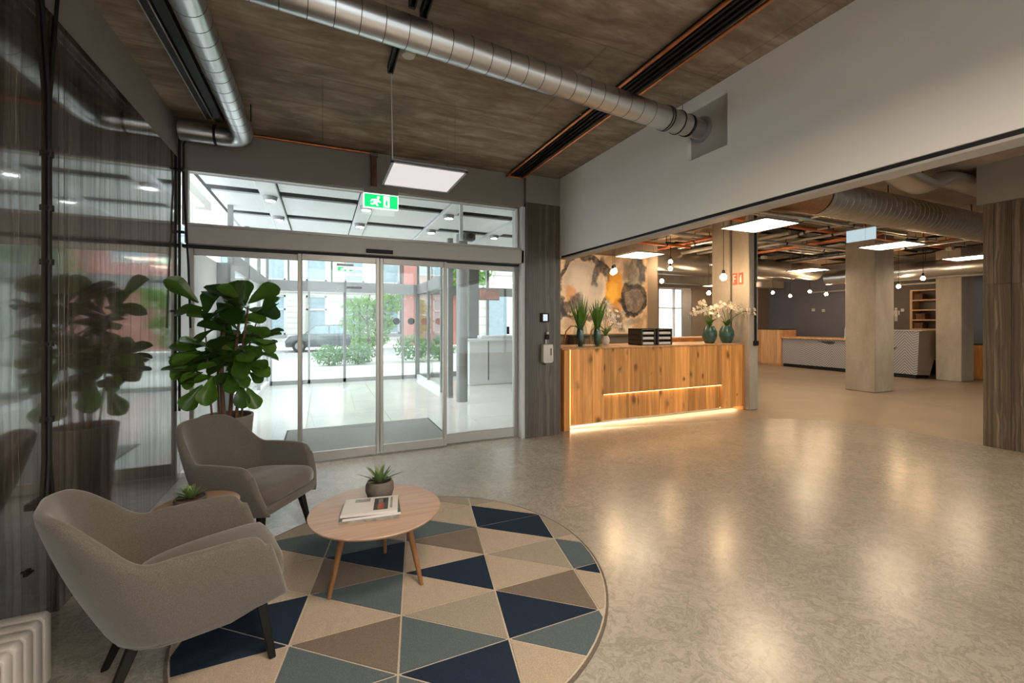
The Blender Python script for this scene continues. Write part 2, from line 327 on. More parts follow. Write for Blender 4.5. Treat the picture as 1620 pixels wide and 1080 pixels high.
build(MB().box(15.3,15.5,7.55,11.1,0,ZC), 'wall_bar', M['navy'], label='blue-grey painted wall behind the bar', **ST)
build(MB().box(15.3,15.5,5.75,7.55,0,ZC), 'wall_bar_dark', M['brownw'], label='dark brown wall beside the open shelves', **ST)
build(MB().box(15.3,15.5,-3.7,5.75,0,ZC), 'wall_far', M['navy'], label='blue-grey end wall right of the far column', **ST)
# facade wall of the lounge with its window opening
wf = build(MB().box(6.4,10.0,10.85,11.05,0,ZC).box(11.45,15.5,10.85,11.05,0,ZC).box(10,11.45,10.85,11.05,2.56,ZC).box(10,11.45,10.85,11.05,0,.86), 'wall_street', M['taupe'], label='taupe outer wall behind the reception with one tall window', **ST)
wn = thing('window_1', 'bright window in the outer wall behind the reception', None, (10.72,10.95,.86), kind='structure')
for a in ((10.0,10.06,.86,2.56),(11.39,11.45,.86,2.56),(10.68,10.74,.86,2.56),(10.06,11.39,2.5,2.56),(10.06,11.39,.86,.92),(10.06,11.39,1.86,1.90)):
    build(MB().box(a[0],a[1],10.90,10.98,a[2],a[3]), 'window_bar', M['frost'], wn)
build(MB().box(10.06,11.39,10.935,10.945,.92,2.5), 'pane', M['glass'], wn)
build(MB().box(10.95,11.36,10.80,10.84,.88,2.5), 'curtain', M['aluc'], wn)
build(MB().box(6.3,15.2,10.2,10.5,2.62,3.0), 'beam_concrete', M['concrete'], label='pale concrete downstand beam above the far window', **ST)
# reception rear wall and slanted side wall
wa = build(MB().box(3.4,6.62,7.22,7.5,0,ZC), 'wall_art', M['taupe'], label='taupe wall behind the reception that carries the painting', **ST)
build(MB().prism([(2.64,4.98),(2.73,4.98),(2.74,5.6),(3.52,7.22),(3.42,7.24),(2.66,5.62)], 0, ZC), 'wall_slanted', M['taupe'], label='slanted side wall left of the reception', **ST)
# wall over the glass front
wg = build(MB().box(XL-.1,2.25,YG-.06,YG+.12,2.80,ZC), 'wall_front', M['grey'], label='grey painted band above the glass front', **ST)
# stone column between doors and reception
c1 = build(MB().box(2.25,2.73,4.68,4.98,2.855,ZC), 'column_reception', M['grey'], label='stone-clad column between the sliding doors and the reception', **ST)
build(MB().box(2.20,2.25,4.70,4.98,0,2.80), 'white_return', M['plaster'], c1)
build(MB().box(2.25,2.73,4.68,4.98,0,2.853), 'stone_slab', M['stone'], c1, bev=.003)
build(MB().box(2.245,2.262,4.676,4.69,0,2.853), 'edge_trim', M['greyd'], c1)
# right stone column, slabs in two courses
cr = build(MB().box(6.93,7.7,.9,2.29,0,ZC), 'column_lounge', M['greyd'], label='large column at the right edge clad in vertical dark stone strips', **ST)
build(MB().box(6.86,7.75,.85,2.36,2.74,ZC), 'head_band', M['grey'], cr)
ys = [2.32,2.235,2.10,2.03,1.90,1.76,1.66,1.5,1.36,1.2,1.05,.9]
for c,(z0,z1) in enumerate(((0,1.83),(1.833,2.737))):
    for i in range(len(ys)-1):
        d = random.uniform(0,.012)
        build(MB().box(6.895+d,6.93,ys[i+1]+.0015,ys[i]-.0015,z0,z1), 'stone_strip', M['stone'], cr)
    for i in range(4): build(MB().box(6.93+i*.19,7.118+i*.19,2.29,2.32-random.uniform(0,.008),z0,z1), 'stone_strip', M['stone'], cr)
# concrete columns of the lounge
def column(label, x0, x1, y0, y1, groove=True):
    o = build(MB().box(x0,x1,y0,y1,0,ZC), 'column_concrete', M['concrete'], label=label, bev=.012, **ST)
    return o
k2 = column('bare concrete column at the right end of the reception desk', 6.22,6.43,4.74,5.06)
build(MB().box(6.22,6.50,5.10,5.46,0,ZC), 'column_half', M['concrete'], k2, bev=.01)
build(MB().box(6.25,6.42,5.06,5.10,0,ZC), 'joint', M['greyd'], k2)
k3 = column('bare concrete column in the middle of the lounge', 10.05,10.72,4.90,5.44)
column('bare concrete column beside the bar with the open shelves', 13.75,14.35,4.98,5.45)

# ------------------------------------------------------------------ glass front with sliding doors
win = thing('window_2', 'transom window strip above the sliding doors', None, (.5,YG,2.29), kind='structure')
build(MB().box(XL+.05,2.18,YG-.005,YG+.005,2.31,2.79), 'pane', M['glass'], win)
build(MB().box(XL,2.20,YG-.03,YG+.03,2.785,2.81), 'frame_top', M['alu'], win)
build(MB().box(XL+.005,XL+.05,YG-.03,YG+.03,2.29,2.79), 'frame_side', M['alu'], win); build(MB().box(2.175,2.20,YG-.03,YG+.03,2.29,2.79), 'frame_side', M['alu'], win)
dr = thing('door_1', 'glass sliding doors with aluminium frames leading to the vestibule', None, (.53,YG,0), kind='structure')
build(MB().box(-1.13,2.235,YG-.10,YG+.06,2.11,2.275), 'header', M['aluw'], dr, bev=.006)
build(MB().box(-1.13,2.21,YG-.085,YG+.06,2.275,2.30), 'header_cap', M['alu'], dr)
build(MB().box(XL+.005,2.20,YG-.03,YG+.05,2.085,2.112), 'track', M['blackm'], dr)
sn = build(MB().box(.415,.685,YG-.125,YG-.098,2.125,2.165), 'sensor', M['black'], dr, bev=.004)
def leaf(name, x0, x1, y, stile=.035, rail=.085, top=.06, base=.008, fx=False):
    o = thing(name, None, None, ((x0+x1)/2,y,0)); o.parent = dr; o.location = Vector(((x0+x1)/2,y,0))-dr.location
    z1 = 2.085
    build(MB().box(x0+.01,x1-.01,y-.004,y+.004,base+rail*.6,z1-top*.6), 'pane', M['glassd'], o)
    build(MB().box(x0,x0+stile,y-.022,y+.022,base,z1), 'stile', M['alu'], o, bev=.003); build(MB().box(x1-stile,x1,y-.022,y+.022,base,z1), 'stile', M['alu'], o, bev=.003)
    build(MB().box(x0+stile,x1-stile,y-.02,y+.02,base,base+rail), 'rail', M['alu'], o, bev=.003); build(MB().box(x0+stile,x1-stile,y-.02,y+.02,z1-top,z1), 'rail', M['alu'], o, bev=.003)
    return o
leaf('side_panel', -1.12, -.185, YG+.03, rail=.11); leaf('side_panel', 1.262, 2.19, YG+.03, rail=.11)
la = leaf('door_leaf', -.225, .556, YG-.028); lb = leaf('door_leaf', .56, 1.29, YG-.028)
build(MB().cyl((.558,YG-.03,0),(.558,YG-.03,.03),.012), 'floor_guide', M['chrome'], dr)
sd = build(MB().box(2.055,2.085,YG+.004,YG+.02,1.26,1.35), 'key_switch', M['black'], None, 'small black key switch on the right door panel', 'switch', bev=.003)
# ------------------------------------------------------------------ vestibule
ZV = 2.96
vc = build(MB().box(-1.4,6.5,YG+.12,11.1,ZV+.20,ZV+.30), 'ceiling_vestibule', M['black'], label='white panelled ceiling of the vestibule with dark joints', **ST)
xs_strip = [-1.7,-.58,.53,1.65,2.77,3.89,5.0]
for i in range(len(xs_strip)):
    x = xs_strip[i]
    if x > -1.3: build(MB().box(x-.10,x+.10,YG+.13,11.0,ZV-.03,ZV+.02), 'ceiling_rib', M['panelw'], vc, bev=.004)
    if i+1 < len(xs_strip):
        for j in range(6):
            y0 = 4.95+j*1.19
            build(MB().box(max(x+.115,-1.2),xs_strip[i+1]-.115,y0-.08,min(y0+.86,11.0),ZV,ZV+.02), 'ceiling_panel', M['panelw'], vc)
for x,nx in ((-.58,'left'),(.53,'middle'),(1.65,'right'),(2.77,'far right')):  # rows filled out with added downlights to brighten the vestibule
  for q,ny in enumerate(('nearest','second','third','fourth','farthest')):
    y = 5.98+q*1.08; lb_ = f'downlight in the {nx} ceiling rib, {ny} one of the row'
    d = thing('downlight', 'round recessed '+lb_, 'downlight', (x,y,ZV-.03), group='vestibule downlights')
    build(MB().lathe([(.058,.0),(.058,-.05),(.066,-.052),(.080,-.006),(.080,.0)], (x,y,ZV-.03), 20, False, False), 'ring', M['aluc'], d)
    build(MB().cyl((x,y,ZV-.034),(x,y,ZV-.031),.058,n=20), 'lens', M['vest'], d)
build(MB().box(-1.42,-1.22,4.88,6.46,0,2.16), 'wall_vestibule', M['plaster'], label='white vestibule side wall behind the fig plant', **ST)
build(MB().box(-1.30,-1.07,6.46,6.75,0,2.16), 'column_vestibule', M['aluc'], label='grey post at the end of the white vestibule side wall', **ST)
def glazed_side(nm, label, x, y0, y1, n, rail=True):
    o = thing(nm, label, None, (x,(y0+y1)/2,0), kind='structure')
    build(MB().box(x-.005,x+.005,y0,y1,.08,ZV), 'pane', M['glass'], o)
    for i in range(n+1):
        y = y0+(y1-y0)*i/n; build(MB().box(x-.03,x+.03,y-.025,y+.025,0,ZV), 'mullion', M['aluc'], o)
    build(MB().box(x-.035,x+.035,y0,y1,0,.10), 'rail', M['panelw'], o)
    if rail: build(MB().box(x-.03,x+.03,y0,y1,2.11,2.34), 'rail', M['aluc'], o)
    return o
build(MB().box(-1.34,-1.33,4.9,6.75,2.16,ZV), 'window_8', M['glass'], label='clear strip window above the white vestibule side wall', **ST)
glazed_side('window_3', 'left glass side of the vestibule beyond the grey post', -1.12, 6.75, 10.9, 3)
glazed_side('window_4', 'right glass side of the vestibule beside the round column', 2.2, 8.5, 10.85, 2)
d2 = thing('door_2', 'outer glass sliding doors of the vestibule opening to the street', None, (.57,10.9,0), kind='structure')
build(MB().box(-1.1,2.2,10.82,10.98,2.11,2.345), 'header', M['aluc'], d2)
build(MB().box(.52,.86,10.80,10.825,2.2,2.25), 'sensor', M['black'], d2)
for x,w in ((-1.05,.05),(-.28,.045),(.48,.06),(1.83,.045),(2.17,.06)): build(MB().box(x-w/2,x+w/2,10.87,10.93,0,2.11), 'stile', M['aluc'], d2)
build(MB().box(-1.05,2.2,10.87,10.93,0,.09), 'rail', M['aluc'], d2)
build(MB().box(-1.05,2.2,10.897,10.903,.09,2.11), 'pane', M['glassd'], d2); build(MB().box(-1.05,2.2,10.897,10.903,2.345,ZV), 'pane', M['glass'], d2)
for x in (-.7,.2,1.83): build(MB().box(x-.02,x+.02,10.88,10.92,2.345,ZV), 'mullion', M['aluc'], d2)
for x in (1.67,2.03): build(MB().cyl((x,10.845,1.43),(x,10.86,1.43),.085,n=24), 'round_sticker', M['black'], d2, label='black round sticker')
w5 = thing('window_5', 'outer glazing right of the vestibule behind the white counter', None, (4.3,10.95,0), kind='structure')
build(MB().box(2.2,6.4,10.945,10.955,.1,ZV), 'pane', M['glass'], w5); build(MB().box(2.2,6.4,10.9,11.0,0,.12), 'rail', M['aluc'], w5); build(MB().box(2.2,6.4,10.92,10.98,2.11,2.34), 'rail', M['aluc'], w5)
for x in (3.1,4.1,5.1,6.35): build(MB().box(x-.03,x+.03,10.91,10.99,.1,ZV), 'mullion', M['aluc'], w5)
build(MB().cyl((2.27,7.35,0),(2.27,7.35,ZV),.10,n=28), 'column_round', M['aluc'], label='round grey column inside the vestibule', **ST)
build(MB().box(2.13,2.22,7.75,7.84,0,ZV), 'post_steel', M['aluc'], label='slim grey post behind the round column', **ST)
build(MB().box(3.14,3.38,9.6,9.84,0,ZV), 'column_square', M['greyd'], label='dark square post behind the white counter', **ST)
tv = thing('notice_board', 'brown board on the dark post behind the white counter', 'board', (3.6,9.55,1.95))
build(MB().box(3.38,3.86,9.5,9.55,1.95,2.18), 'board', M['rust'], tv); build(MB().box(3.36,3.88,9.55,9.6,1.93,2.2), 'backing', M['greyd'], tv)
wc = thing('white_counter', 'white counter seen through the right door panel', 'counter', (3.5,9.3,0))
build(MB().box(2.98,4.2,9.1,9.56,0,.98), 'body', M['panelw'], wc, bev=.01); build(MB().box(2.9,4.25,9.05,9.58,.98,1.03), 'top', M['panelw'], wc, bev=.008)
build(MB().box(3.3,4.1,9.2,9.5,1.03,1.10), 'tray', M['panelw'], wc, bev=.01); build(MB().box(3.42,3.44,9.085,9.1,.1,.98), 'joint', M['greyd'], wc)
em = thing('entrance_mat', 'grey ribbed entrance mat on the vestibule floor behind the doors', 'mat', (.52,5.7,0))
build(MB().box(-.40,1.40,5.06,6.24,-.001,.010), 'pile', M['mat'], em, bev=.004); build(MB().box(-.42,1.42,5.04,6.26,-.001,.006), 'edging', M['black'], em)
cm = thing('security_camera', 'small grey camera fixed behind the transom glass', 'camera', (1.72,5.35,2.50))
build(MB().box(1.62,1.66,5.33,5.37,2.46,2.93), 'arm', M['panelw'], cm); build(MB().obox((1.74,5.33,2.51),(.14,.14,.10)), 'body', M['greyd'], cm, bev=.015); build(MB().cyl((1.74,5.26,2.51),(1.74,5.24,2.51),.035), 'lens', M['black'], cm)
# signs
def exit_sign(root, x0, x1, y, z0, z1, box_mat):
    build(MB().box(x0,x1,y-.012,y+.012,z0,z1), 'light_box', box_mat, root)
    build(MB().box(x0+.008,x1-.008,y-.016,y-.012,z0+.008,z1-.008), 'green_face', M['green'], root)
    w = x1-x0; h = z1-z0; y1 = y-.016; y2 = y-.019
    def R(a,b,c,d): return [(x0+w*a,z0+h*b),(x0+w*c,z0+h*b),(x0+w*c,z0+h*d),(x0+w*a,z0+h*d)]
    m = MB(); q = lambda L: m.prism([(x0+w*a,z0+h*b) for a,b in L], y2, y1, 'y')
    q([(.57,.12),(.74,.12),(.74,.88),(.57,.88)]); build(m, 'door_symbol', M['greenw'], root)
    m = MB(); q([(.27,.40),(.36,.62),(.42,.62),(.46,.48),(.50,.44),(.48,.38),(.43,.42),(.40,.46),(.38,.34),(.43,.18),(.38,.16),(.33,.30),(.26,.22),(.20,.24),(.20,.31),(.26,.31),(.31,.44),(.31,.52),(.25,.52),(.22,.42),(.19,.44),(.23,.60),(.36,.62)][::1])
    m.prism([(x0+w*.42+h*.09*math.cos(a*PI/5), z0+h*.75+h*.09*math.sin(a*PI/5)) for a in range(10)], y2, y1, 'y'); build(m, 'running_figure', M['greenw'], root)
    m = MB(); q([(.62,.45),(.66,.68),(.69,.45),(.68,.22),(.63,.22)]); build(m, 'door_figure', M['green'], root).location.y -= .004
ex = thing('exit_sign', 'green lit exit sign hanging over the sliding doors', 'sign', (.555,4.66,2.585))
build(MB().box(.39,.73,4.62,4.70,2.735,2.80), 'mount', M['grey'], ex)
exit_sign(ex, .385,.735,4.66,2.585,2.735,M['greenw'])
e2 = thing('exit_sign', 'small green exit sign hung inside the outer vestibule doors', 'sign', (.48,10.6,2.58))
build(MB().cyl((.48,10.6,2.74),(.48,10.6,ZV-.03),.008), 'rod', M['greyd'], e2); build(MB().box(.30,.66,10.58,10.62,2.70,2.75), 'mount', M['greyd'], e2)
exit_sign(e2, .31,.65,10.6,2.57,2.685,M['greenw'])
# ------------------------------------------------------------------ street
build(MB().box(-40,40,11.1,19.2,-.12,-.02), 'ground_pavement', M['pave'], label='bright pale paving in front of the building', **ST)
build(MB().box(-40,40,19.2,25.6,-.16,-.05), 'ground_street', M['asphalt'], label='pale grey street with a parked car', **ST)
fb = thing('facade_building', 'pale stone town house with tall windows across the street', 'building', (2,26,0))
FX = [-9.0,-6.9,-4.85,-2.85,-.85+.03,1.16,3.16]; wv = 1.04
segs = []; px = -14
for x in FX+[99]:
    segs.append((px, x if x < 90 else 4.2)); px = x+wv
wall = MB()
for z0,z1 in ((.75,2.88),(3.68,6.2)):
    for a,b in segs: wall.box(a,b,26,26.6,z0,z1)
for z0,z1 in ((0,.75),(2.88,3.68),(6.2,9.5)): wall.box(-14,4.2,26,26.6,z0,z1)
build(wall, 'wall', M['stonef'], fb)
for k in range(9): build(MB().box(-14,4.2,25.97,26.0,.1+k*.33,.1+k*.33+.27) if k < 2 else MB().box(segs[-2][0]+.1,segs[-2][1]-.1,25.97,26.0,.1+k*.33,.1+k*.33+.27), 'stone_course', M['stonef'], fb)
for a,b in segs[2:6]:
    for k in range(7): build(MB().box(a+.05,b-.05,25.97,26.0,.78+k*.3,.78+k*.3+.25), 'stone_course', M['stonef'], fb)
build(MB().box(-14,4.2,25.85,26.0,3.05,3.2), 'ledge', M['stonef'], fb)
for x in FX:
    for z0,z1 in ((.75,2.88),(3.68,6.2)):
        w = build(MB().box(x,x+.09,26.1,26.2,z0,z1).box(x+wv-.09,x+wv,26.1,26.2,z0,z1).box(x,x+wv,26.1,26.2,z1-.09,z1).box(x,x+wv,26.1,26.2,z0,z0+.09).box(x,x+wv,26.1,26.2,z0+(z1-z0)*.62,z0+(z1-z0)*.62+.09), 'window', M['frost'], fb)
        build(MB().box(x,x+wv,26.2,26.24,z0,z1), 'pane', M['wglass'], w)
        build(MB().box(x-.06,x+wv+.06,25.9,26.1,z0-.16,z0), 'window_sill', M['aluc'], fb)
rb = thing('red_building', 'red rendered house beside the pale stone town house', 'building', (9,25.8,0))
build(MB().box(4.3,16,25.6,26.6,3.3,9).box(4.3,16,25.8,26.6,0,3.3), 'wall', M['redw'], rb); build(MB().box(4.25,16,25.4,25.6,3.1,3.3), 'ledge', M['stonef'], rb)
for x in (5.2,8.0,10.8,13.5):
    w = build(MB().box(x,x+1.4,25.52,25.6,4.2,6.6), 'window', M['frost'], rb); build(MB().box(x+.1,x+1.3,25.49,25.52,4.3,6.5), 'pane', M['wglass'], w)
wb = thing('white_building', 'white house with banded stone at the right end of the street', 'building', (11,19.6,0))
build(MB().box(6.2,14,19.4,20.4,0,8), 'wall', M['stonef'], wb)
for k in range(12): build(MB().box(6.2,14,19.36,19.4,.1+k*.4,.1+k*.4+.33), 'stone_course', M['stonef'], wb)
for x in (7.2,9.4,11.7):
    w = build(MB().box(x,x+1.1,19.28,19.36,.7,2.9), 'window', M['frost'], wb); build(MB().box(x+.08,x+1.02,19.25,19.28,.78,2.82), 'pane', M['wglass'], w)
def leaf_cloud(mb, c, r, n, size):
    for i in range(n):
        u = Vector((random.gauss(0,1),random.gauss(0,1),random.gauss(0,1))).normalized()*random.uniform(.45,1)
        p = Vector(c)+Vector((u.x*r[0],u.y*r[1],u.z*r[2])); a = Vector((random.gauss(0,1),random.gauss(0,1),random.gauss(0,1))).normalized(); b = a.orthogonal().normalized(); s_ = size*random.uniform(.6,1.3)
        mb.add([p-a*s_,p+b*s_*.45,p+a*s_,p-b*s_*.45],[(0,1,2,3)])
    return mb
tr = thing('tree', 'young leafy tree standing on the pavement outside the doors', 'tree', (1.5,16.2,-.02))
build(MB().tube([(1.5,16.2,-.02),(1.52,16.2,.9),(1.45,16.25,1.7),(1.55,16.2,2.4)],[.06,.05,.04,.02],8).tube([(1.5,16.2,1.3),(1.1,16.1,1.9),(.9,16.1,2.2)],[.03,.02,.01],6).tube([(1.5,16.2,1.5),(2.0,16.2,2.0),(2.3,16.3,2.2)],[.03,.02,.01],6), 'trunk', M['bark'], tr)
cl = MB()
for c,r,k in (((1.35,16.2,1.95),(.75,.6,.42),520),((2.1,16.2,2.05),(.6,.5,.4),420),((1.0,16.1,1.35),(.5,.45,.35),300),((1.9,16.2,1.35),(.6,.5,.4),420),((2.4,16.3,2.5),(.6,.5,.35),260),((1.5,16.2,.85),(.75,.5,.4),420)): leaf_cloud(cl, c, r, k, .085)
build(cl, 'foliage', M['tree'], tr, kind='stuff', flat=True)
hd = thing('hedge', 'low clipped green hedge on the pavement left of the young tree', 'hedge', (.6,15.35,-.02))
build(leaf_cloud(leaf_cloud(MB(),(.25,15.4,.33),(.6,.5,.36),800,.06),(1.1,15.4,.36),(.65,.5,.38),800,.06), 'foliage', M['hedge'], hd, kind='stuff', flat=True); build(MB().tube([(.2,15.4,-.02),(.2,15.4,.4)],.03,6).tube([(1.1,15.4,-.02),(1.1,15.4,.4)],.03,6), 'stem', M['bark'], hd)
h2 = thing('hedge', 'green bush on the pavement right of the young tree by the side glazing', 'hedge', (3.5,15.8,-.02))
build(leaf_cloud(leaf_cloud(MB(),(3.0,15.6,.5),(.7,.5,.5),600,.075),(4.0,15.8,.45),(.6,.5,.45),500,.075), 'foliage', M['hedge'], h2, kind='stuff', flat=True); build(MB().tube([(3.1,15.6,-.02),(3.1,15.6,.5)],.03,6).tube([(4.0,15.8,-.02),(4.0,15.8,.5)],.03,6), 'stem', M['bark'], h2)
t2 = thing('tree', 'tall leafy tree far right of the doors along the street', 'tree', (5.6,17.4,-.02))
build(MB().tube([(5.6,17.4,-.02),(5.6,17.4,2.2),(5.5,17.4,3.8)],[.1,.08,.03],8), 'trunk', M['bark'], t2)
cl = MB()
for c in ((5.4,17.3,3.2),(6.1,17.5,3.9),(5.0,17.2,4.2),(5.6,17.4,4.8)): leaf_cloud(cl, c, (1.0,.8,.8), 420, .14)
build(cl, 'foliage', M['tree'], t2, kind='stuff', flat=True)
car = thing('car', 'dark parked car on the street left of the hedge', 'car', (.12,24.0,-.05))
prof = [(-1.75,.25),(-1.78,.55),(-1.6,.78),(-.95,.88),(-.45,1.32),(.85,1.36),(1.5,.95),(2.0,.88),(2.1,.5),(2.05,.25)]
build(MB().prism(prof, -.8, .8, 'y'), 'body', M['carp'], car, bev=.06, seg=2, local=True)
build(MB().prism([(-.85,.9),(-.42,1.27),(.15,1.29),(.15,.9)], -.815,-.79,'y').prism([(.22,.9),(.22,1.29),(.8,1.3),(1.3,.93)], -.815,-.79,'y'), 'side_window', M['wglass'], car, local=True)
for x in (-1.15,1.35):
    for y in (-.74,.74): w = build(MB().cyl((x,y-.1,.31),(x,y+.1,.31),.31,n=24), 'wheel', M['tyre'], car, local=True); build(MB().cyl((x,y-.115,.31),(x,y-.1,.31),.19,n=16), 'hub_cap', M['aluc'], w, local=True)
build(MB().box(-1.79,-1.7,-.65,-.4,.56,.68).box(-1.79,-1.7,.4,.65,.56,.68), 'headlight', M['panelw'], car, local=True)
# ================================================================== hall furniture
# round rug: sheared triangle lattice, every patch its own low pile
RC, RR = Vector((.45,2.40)), 1.065
def node(i,j): return Vector((.343+.475*i+.07*j, 2.075+.345*j))
def clip_circle(poly, c, r, n=72):
    out = [Vector(p) for p in poly]
    for k in range(n):
        a = 2*PI*k/n; nn = Vector((math.cos(a),math.sin(a))); q = []
        for i in range(len(out)):
            p0 = out[i]; p1 = out[(i+1)%len(out)]; d0 = (p0-c).dot(nn)-r; d1 = (p1-c).dot(nn)-r
            if d0 <= 0: q.append(p0)
            if d0*d1 < 0: q.append(p0+(p1-p0)*(d0/(d0-d1)))
        out = q
        if len(out) < 3: return []
    return out
CR = dict(b=carpet('rug_beige',(.46,.375,.295)), g=carpet('rug_greige',(.35,.30,.245)), t=carpet('rug_taupe',(.20,.16,.13)), s=carpet('rug_slate',(.11,.138,.155)), n=carpet('rug_navy',(.018,.031,.056)), seam=carpet('rug_seam',(.56,.48,.39)), edge=carpet('rug_edge',(.17,.14,.11)))
rug = thing('round_rug', 'round rug of beige, taupe, slate and navy triangles under the coffee table', 'rug', (RC.x,RC.y,0))
build(MB().cyl((RC.x,RC.y,0),(RC.x,RC.y,.010),RR,n=96), 'backing', CR['edge'], rug, ang=50)
build(MB().cyl((RC.x,RC.y,.009),(RC.x,RC.y,.0112),RR-.012,n=96), 'seam_ground', CR['seam'], rug)
PAT = {(0,-1):('g','s'),(1,-1):('t','n'),(0,-2):('n','s'),(1,-2):('s','b'),(-1,-2):('s','b'),(0,0):('n','b'),(1,0):('g','b'),(0,1):('t','b'),(1,1):('n','b'),(0,2):('b','s'),(1,2):('b','n'),
 (2,0):('b','s'),(2,-1):('n','b'),(-1,0):('s','b'),(-1,1):('n','t'),(-1,2):('b','s'),(-2,2):('s','b'),(-2,1):('b','b'),(-2,0):('n','n'),(-1,-1):('t','s'),(-2,-1):('b','b'),(-3,0):('b','b'),(2,1):('b','g'),(0,3):('g','b'),(-1,3):('s','t'),(0,-3):('b','t'),(1,-3):('g','n')}
for i in range(-4,5):
    for j in range(-4,5):
        u,l = PAT.get((i,j), ('b','g'))
        for key,tri in ((u,(node(i,j+1),node(i+1,j),node(i+1,j+1))),(l,(node(i,j),node(i+1,j),node(i,j+1)))):
            c = sum(tri, Vector((0,0)))/3; per = [(tri[k]-tri[(k+1)%3]).length for k in range(3)]
            inr = 2*(abs((tri[1]-tri[0]).cross(tri[2]-tri[0]))/2)/sum(per); f = 1-.0045/inr
            inc = sum((tri[k]*per[(k+1)%3] for k in range(3)), Vector((0,0)))/sum(per)
            po = clip_circle([inc+(p-inc)*f for p in tri], RC, RR-.02)
            if len(po) > 2:
                if (po[1]-po[0]).cross(po[2]-po[0]) < 0: po.reverse()
                ar = abs(sum(po[q].cross(po[(q+1)%len(po)]) for q in range(len(po))))/2
                if ar > .0012: build(MB().prism([tuple(p) for p in po], .008, .0145), 'rug_patch', CR[key], rug)
# coffee table
ct = thing('coffee_table', 'low round oak coffee table with three splayed legs on the rug', 'table', (.265,2.405,.0145))
build(MB().lathe([(.315,.385),(.332,.392),(.338,.402),(.336,.406),(.30,.408)],(.265,2.405,0),64), 'table_top', M['oak'], ct, ang=50)
for fx,fy in ((.030,2.345),(.480,2.275),(.345,2.675)):
    d = Vector((fx-.265,fy-2.405)); t = Vector((.265,2.405))+d*.66
    build(MB().cyl((fx,fy,.0145),(t.x,t.y,.386),.0105,.0185,n=16), 'leg', M['oakl'], ct)
build(MB().cyl((.265,2.405,.372),(.265,2.405,.386),.19,n=32), 'apron', M['oakl'], ct)
def magazine(lab, z, c, rz, size, h, prints, grp='magazines stacked on the coffee table'):
    o = thing('magazine', lab, 'magazine', (c[0],c[1],z), rz, grp); w,d = size
    build(MB().box(-w/2+.003,w/2-.002,-d/2+.002,d/2-.002,.0012,h-.0012), 'pages', M['paper'], o, local=True)
    build(MB().box(-w/2,w/2,-d/2,d/2,h-.0012,h).box(-w/2,w/2,-d/2,d/2,0,.0012).box(-w/2,-w/2+.0015,-d/2,d/2,0,h).box(-w/2,w/2,-d/2-.0012,-d/2,0,h*.9) , 'cover', M['print_g'] if prints is None else M['paper'], o, local=True)
    for q,(x0,x1,y0,y1,m) in enumerate(prints or []): build(MB().box(x0*w,x1*w,y0*d,y1*d,h,h+.0004+.0001*q), 'cover_picture', M[m], o, local=True)
    return o
magazine('bottom magazine of the stack on the coffee table', .4085, (.232,2.352), -.16, (.285,.205), .012, None)
magazine('middle magazine of the stack on the coffee table, dark printed edge', .4208, (.238,2.358), -.10, (.28,.205), .011, [(-.5,.5,-.5,.5,'print_d')])
magazine('top magazine of the stack, white cover with a dark and red picture', .4325, (.232,2.362), -.17, (.275,.20), .012, [(-.30,-.02,.22,.42,'print_g'),(.06,.32,-.36,.38,'print_d'),(.13,.25,-.34,.05,'print_r'),(.14,.22,.08,.30,'print_g'),(.36,.40,-.3,.4,'print_g')])
def spiky(name, lab, cat, c, pot_prof, blades, bl, bw, mat, potmat, tilt=(.25,1.25), soilr=.05, soilz=.07):
    o = thing(name, lab, cat, c)
    build(MB().lathe(pot_prof, c, 32), 'pot', potmat, o, ang=50); build(MB().cyl((c[0],c[1],c[2]+soilz-.004),(c[0],c[1],c[2]+soilz),soilr,n=20), 'soil', M['soil'], o)
    for k in range(blades):
        a = k*2.399; t = tilt[0]+(tilt[1]-tilt[0])*(k/blades); L = bl*random.uniform(.8,1.1)*(1.05-.25*(1-k/blades)); w = bw
        D = Vector((math.cos(a),math.sin(a),0)); sd = Vector((-math.sin(a),math.cos(a),0)); vs = []; fs = []; p = Vector(c)+Vector((0,0,soilz-.003))+D*.006
        for s_ in range(6):
            f = s_/5; tt = t+.35*f; wd = w*(.75+1.0*f-1.75*f*f) if f < 1 else .0006
            vs += [p-sd*wd, p-(D*math.cos(tt)*-1+Vector((0,0,1))*math.sin(tt))*wd*.35*-1*0-Vector((0,0,wd*.3)), p+sd*wd]
            p = p+(D*math.sin(tt)+Vector((0,0,1))*math.cos(tt))*L/5
        for s_ in range(5):
            for q in (0,1): fs.append((s_*3+q,s_*3+q+1,s_*3+q+4,s_*3+q+3))
        build(MB().add(vs,fs), 'leaf', mat, o)
    return o
spiky('potted_succulent','spiky green succulent in a dark stoneware bowl on the coffee table','plant',(.298,2.535,.4085),[(.045,0),(.066,.010),(.078,.045),(.076,.078),(.066,.098),(.060,.098),(.062,.085)],22,.125,.0125,M['succ'],M['bowl'],(.12,1.2),.064,.088)
# side table with the low succulent
stb = thing('side_table', 'small round wooden side table squeezed between the two armchairs', 'table', (-.585,2.66,0))
build(MB().lathe([(.17,.452),(.182,.458),(.186,.466),(.18,.472)],(-.585,2.66,0),48), 'table_top', M['oak'], stb, ang=50)
for k in range(3):
    a = k*2*PI/3; build(MB().cyl((-.585+.15*math.cos(a),2.66+.15*math.sin(a),.015 if k == 0 else 0),(-.585+.10*math.cos(a),2.66+.10*math.sin(a),.453),.010,.016,n=12), 'leg', M['oakl'], stb)
spiky('potted_succulent','bushy pale succulent in a flat dark bowl on the side table','plant',(-.615,2.665,.472),[(.045,0),(.062,.008),(.072,.028),(.070,.040),(.062,.040),(.060,.03)],34,.085,.0095,M['succ'],M['bowl'],(.05,1.2),.058,.036)

